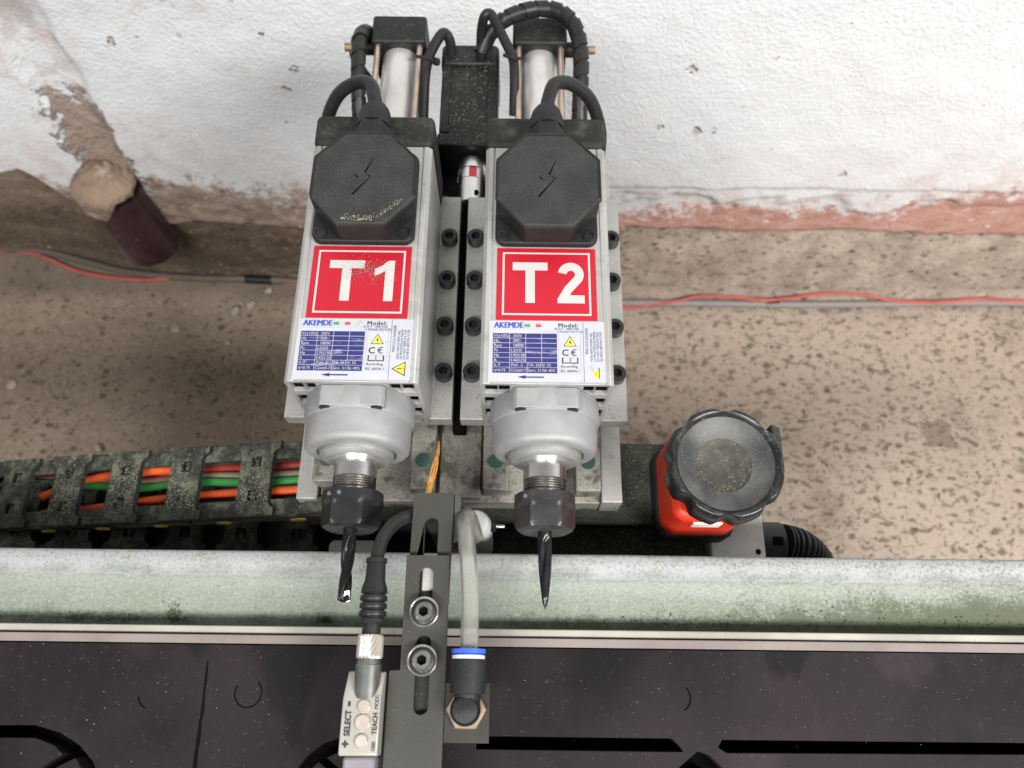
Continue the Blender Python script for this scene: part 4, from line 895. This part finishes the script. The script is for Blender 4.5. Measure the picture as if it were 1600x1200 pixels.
# ================================================================== sensor bracket
sb = empty('sensor_bracket', (-.048, .02, .894)); tag(sb, 'dark steel slotted bracket holding sensor and hose fitting above table', 'bracket')
l = sb.location; zl = .940
outer = [(-.0607, .0765), (-.0355, .0765), (-.0350, .0075), (-.0352, -.0240), (-.0355, -.120), (-.0670, -.120), (-.0665, .0125), (-.0605, .0130)]
def slot(x, y0, y1, w): return [(x+w*cos(rad(a)), y1+w*sin(rad(a))) for a in range(0, 181, 20)] + [(x+w*cos(rad(a)), y0+w*sin(rad(a))) for a in range(180, 361, 20)]
link('lower_arm', holed(outer, [slot(-.0485, .0400, .0655, .0040), slot(-.0480, -.0060, .0275, .0040)], .004, Matrix.Translation((-l.x, -l.y, zl-.002-l.z))), 'bracket', sb, bevel=.0004)
MB().box(-.0349-l.x, -.0102-l.x, -.0238-l.y, .0068-l.y, zl-.0045-l.z, zl-l.z).build('fitting_plate', 'brown_steel', sb, bevel=.0004)
up_ = holed([(-.0600, .050), (-.0355, .050), (-.0345, .1150), (-.0590, .1150)], [slot(-.0475, .060, .0960, .0042)], .006, Matrix.Translation((-l.x, -l.y, .9325-l.z)))
ua = link('upper_arm', up_, 'bracket', sb, bevel=.0006)
MB().box(-.0590-l.x, -.0345-l.x, .1085-l.y, .1148-l.y, .7155-l.z, .9293-l.z).build('arm_riser', 'bracket', sb, bevel=.002)
m = MB(); m.add([(-.0344-l.x, .1150-l.y, .9350-l.z), (-.0344-l.x, .085-l.y, .9295-l.z), (-.0344-l.x, .1150-l.y, .87-l.z), (-.0304-l.x, .1150-l.y, .9320-l.z), (-.0304-l.x, .088-l.y, .928-l.z), (-.0304-l.x, .1150-l.y, .87-l.z)], [(0, 1, 2), (3, 5, 4), (0, 3, 4, 1), (1, 4, 5, 2), (2, 5, 3, 0)])
m.build('gusset', 'bracket', sb, bevel=.0005)
MB().box(-.0514-l.x, -.0436-l.x, .0565-l.y, .0715-l.y, .925-l.z, .9372-l.z).build('slide_block', 'alu_plate', sb, bevel=.0008)
MB().box(-.0600-l.x, -.0360-l.x, -.03-l.y, .0488-l.y, .9290-l.z, .9355-l.z).build('clamp_plate', 'motor', sb)
def cup_mesh():      # cap screw in a cup washer
    m = MB(); m.lathe([(0, .0084), (.0050, .0084), (.0054, .0078), (.0050, .0072), (.0016, .0060), (.0016, .003)], ax='z', n=40); return m
for x, y in ((-.0484, .0440), (-.0480, .0180)):
    w = cup_mesh().build('cup_washer', 'screw', sb, (x-l.x, y-l.y, zl+.0003-l.z), ang=25)
    b = link('cap_screw', BSM, 'screw', w, (0, 0, .0018)); bb = MB().lathe([(0, .0028), (.0002, .0028)], ax='z', n=6).build('socket', 'hole', w, (0, 0, .0048))
# sensor
se = empty('photo_sensor', (-.0775, -.01, zl+.0003)); tag(se, 'beige-grey teach sensor with three round buttons beside steel bracket', 'sensor')
l = se.location
prof = [(.0120, -.006), (.0120, .0010), (-.0020, .0114), (-.0285, .0118), (-.0300, .0106), (-.0302, -.006)]
m = MB(); m.rings([[(x, y-l.y, z) for y, z in prof] for x in (-.0112, -.0102, .0085, .0092)]); hb = m.build('sensor_body', 'sensor', se, bevel=.0012, seg=3)
MB().box(-.0092, .0080, -.065-l.y, -.0305-l.y, -.006, .0085).build('sensor_lens_block', 'sensor_pr', se, bevel=.0015)
MB().box(-.0085, .0090, -.060-l.y, .010-l.y, -.012, -.0065).build('sensor_rear', 'sensor_pr', se, bevel=.001)
def tz_(y): return .0114+(.0118-.0114)*(-.002-y)/.0265
for y in (-.0058, -.0138, -.0228):
    r = .0034 if y != -.0138 else .0041
    MB().lathe([(0, r), (.0009, r), (.0013, r-.0005)], ax='z', n=28).build('button', 'nickel', se, (.0004, y-l.y, tz_(y)+.0001), ang=25)
m = MB()
absorb(m, text('SELECT', .0044, -.0060, -.0205-l.y, tz_(-.0215)+.0003, rot=pi/2, bold=.00012, sx=.88)); absorb(m, text('+', .0060, -.0058, -.0260-l.y, tz_(-.025)+.0002, rot=pi/2, bold=.0003)); absorb(m, text('-', .0066, -.0060, -.0058-l.y, tz_(-.0035)+.0003, rot=pi/2, bold=.0004))
absorb(m, text('TEACH', .0036, .0082, -.0196-l.y, tz_(-.02)+.0003, rot=pi/2, bold=.00006, sx=.92)); absorb(m, text('MODE', .0030, .0082, -.0072-l.y, tz_(-.008)+.0003, rot=pi/2, sx=.8)); absorb(m, text('1000', .0030, .0080, -.0278-l.y, tz_(-.028)+.0003, rot=pi/2, sx=.8))
m.build('sensor_lettering', 'ink', se, smooth=False)
MB().lathe([(-.002-l.y, .0072), (.0150-l.y, .0072), (.0155-l.y, .0066), (.019-l.y, .0064)], o=(.0002, 0, .0052), n=36).build('connector_socket', 'screw', se, ang=25)
# sensor plug and cable
sp = empty('sensor_cable', (-.0772, .032, zl+.0057)); tag(sp, 'black sensor cable with moulded plug and knurled nickel nut', 'cable')
R = []
for k in range(13):
    y = -.0135+.0125*k/12; ring = []
    for i in range(96): r = .0072+.00022*(1 if (i+k*1.0) % 4 < 2 else -1)-(.0005 if k in (0, 12) else 0); ring.append((r*cos(2*pi*i/96), y, r*sin(2*pi*i/96)))
    R.append(ring)
MB().rings(R).build('knurled_nut', 'nickel', sp, ang=15)
pr = [(-.0008, .0052), (.0045, .0052), (.0050, .0074)]
y = .0050
for k in range(4): pr += [(y+.0005, .0078), (y+.0026, .0076), (y+.0030, .0064), (y+.0038, .0064), (y+.0042, .0076)]; y += .0042
pr += [(y+.003, .0072), (y+.0070, .0058), (y+.0165, .0054), (y+.0170, .0061), (y+.0195, .0060), (y+.0200, .004)]
MB().lathe(pr, n=40).build('plug_boot', 'rubber', sp, ang=30)
m = MB(); o = Vector(sp.location); m.tube([q-o for q in [V(-.0772, .068, zl+.0055), V(-.0770, .076, zl+.0045), V(-.0745, .088, zl+.001), V(-.068, .098, zl-.006), V(-.058, .104, zl-.014), V(-.046, .108, zl-.025), V(-.036, .110, zl-.05), V(-.033, .108, zl-.10)]], .0040, n=14, sub=10); m.build('cable_core', 'rubber', sp, ang=70)
# hose fitting
ef = empty('elbow_fitting', (-.0228, -.007, zl+.0003)); tag(ef, 'black push-in elbow fitting with blue ring and brass hexagon on bracket', 'hose fitting')
MB().lathe([(0, .0112), (.0035, .0112), (.0040, .0105)], ax='z', n=6).build('brass_hexagon', 'brass', ef, bevel=.0006)
MB().lathe([(.0041, .0080), (.012, .0082), (.0165, .0065), (.018, .002)], ax='z', n=36).build('elbow_base', 'plastic', ef, ang=50)
MB().lathe([(-.002, .004), (.0, .0066), (.004, .0070), (.0078, .0074), (.0082, .0095), (.0250, .0096), (.0256, .0090)], o=(.0008, 0, .0095), n=40).build('elbow_sleeve', 'plastic', ef, ang=30)
MB().lathe([(.0257, .0090), (.0276, .0090)], o=(.0008, 0, .0095), n=40).build('white_collar', 'cap_white', ef)
MB().lathe([(.0277, .0078), (.0285, .0078), (.0286, .0094), (.0308, .0094), (.0309, .0060)], o=(.0008, 0, .0095), n=40).build('blue_collar', 'cap_blue', ef, ang=25)
m = MB(); m.tube([V(-.0220, .0150, zl+.0098), V(-.0218, .030, zl+.0105), V(-.0222, .050, zl+.010), V(-.0240, .072, zl+.006), V(-.0262, .088, zl+.001), V(-.0275, .098, zl-.007), V(-.0272, .105, zl-.022), V(-.0255, .106, zl-.045), V(-.0235, .104, zl-.085)], .0051, n=20, sub=10, cap=(False, False))
ao = m.build('air_hose', 'clear', ang=70); sol = ao.modifiers.new('wall', 'SOLIDIFY'); sol.thickness = .0013; sol.offset = -1
tag(ao, 'clear milky plastic air hose bending down from blue-ringed elbow', 'hose')
# little valve behind the bracket, foot under T1
vv = empty('hose_valve', (-.024, .112, .80)); tag(vv, 'small grey hose valve with threaded stud behind clear hose', 'valve')
l = vv.location
MB().lathe([(-.0845, .0105), (.05, .0110), (.060, .0100), (.064, .0085)], ax='z', n=28, o=(0, .0, 0)).build('valve_body', 'grey_paint', vv)
MB().lathe([(.011, .0016), (.020, .0016)], o=(0, 0, .052), ax='x', n=10).build('stud', 'steel', vv)
MB().lathe([(.0098, .0040), (.0140, .0040)], o=(0, 0, .052), ax='x', n=6).build('stud_nut', 'plastic', vv)
m = MB(); m.prism(rrect(-.142, -.103, .1005, .1125, .005), .7153, .7900)
ld = m.build('foot_bracket', 'grey_paint', bevel=.001); tag(ld, 'pale speckled metal foot under T1 drill bit behind trough', 'bracket')
m = MB(); m.tube([P(692, 655, .835), P(690, 672, .84), P(686, 690, .846)], .0011, n=8, sub=4)
es = empty('frayed_wire', P(686, 690, .846)); tag(es, 'frayed orange wire strand hanging beside T1 spindle', 'wire')
for v in m.v: v -= Vector(es.location)
m.build('wire_sheath', 'cab_gy', es)
for k in range(7):
    m = MB(); o = Vector(es.location); j = lambda s: V(random.gauss(0, s), random.gauss(0, s), random.gauss(0, s))
    m.tube([V(0, 0, 0), P(683, 710, .855)-o+j(.0008), P(676, 740, .866)-o+j(.0013), P(670, 772, .872)-o+j(.0012)], .0006, n=6, sub=5); m.build('strand', 'strand', es)
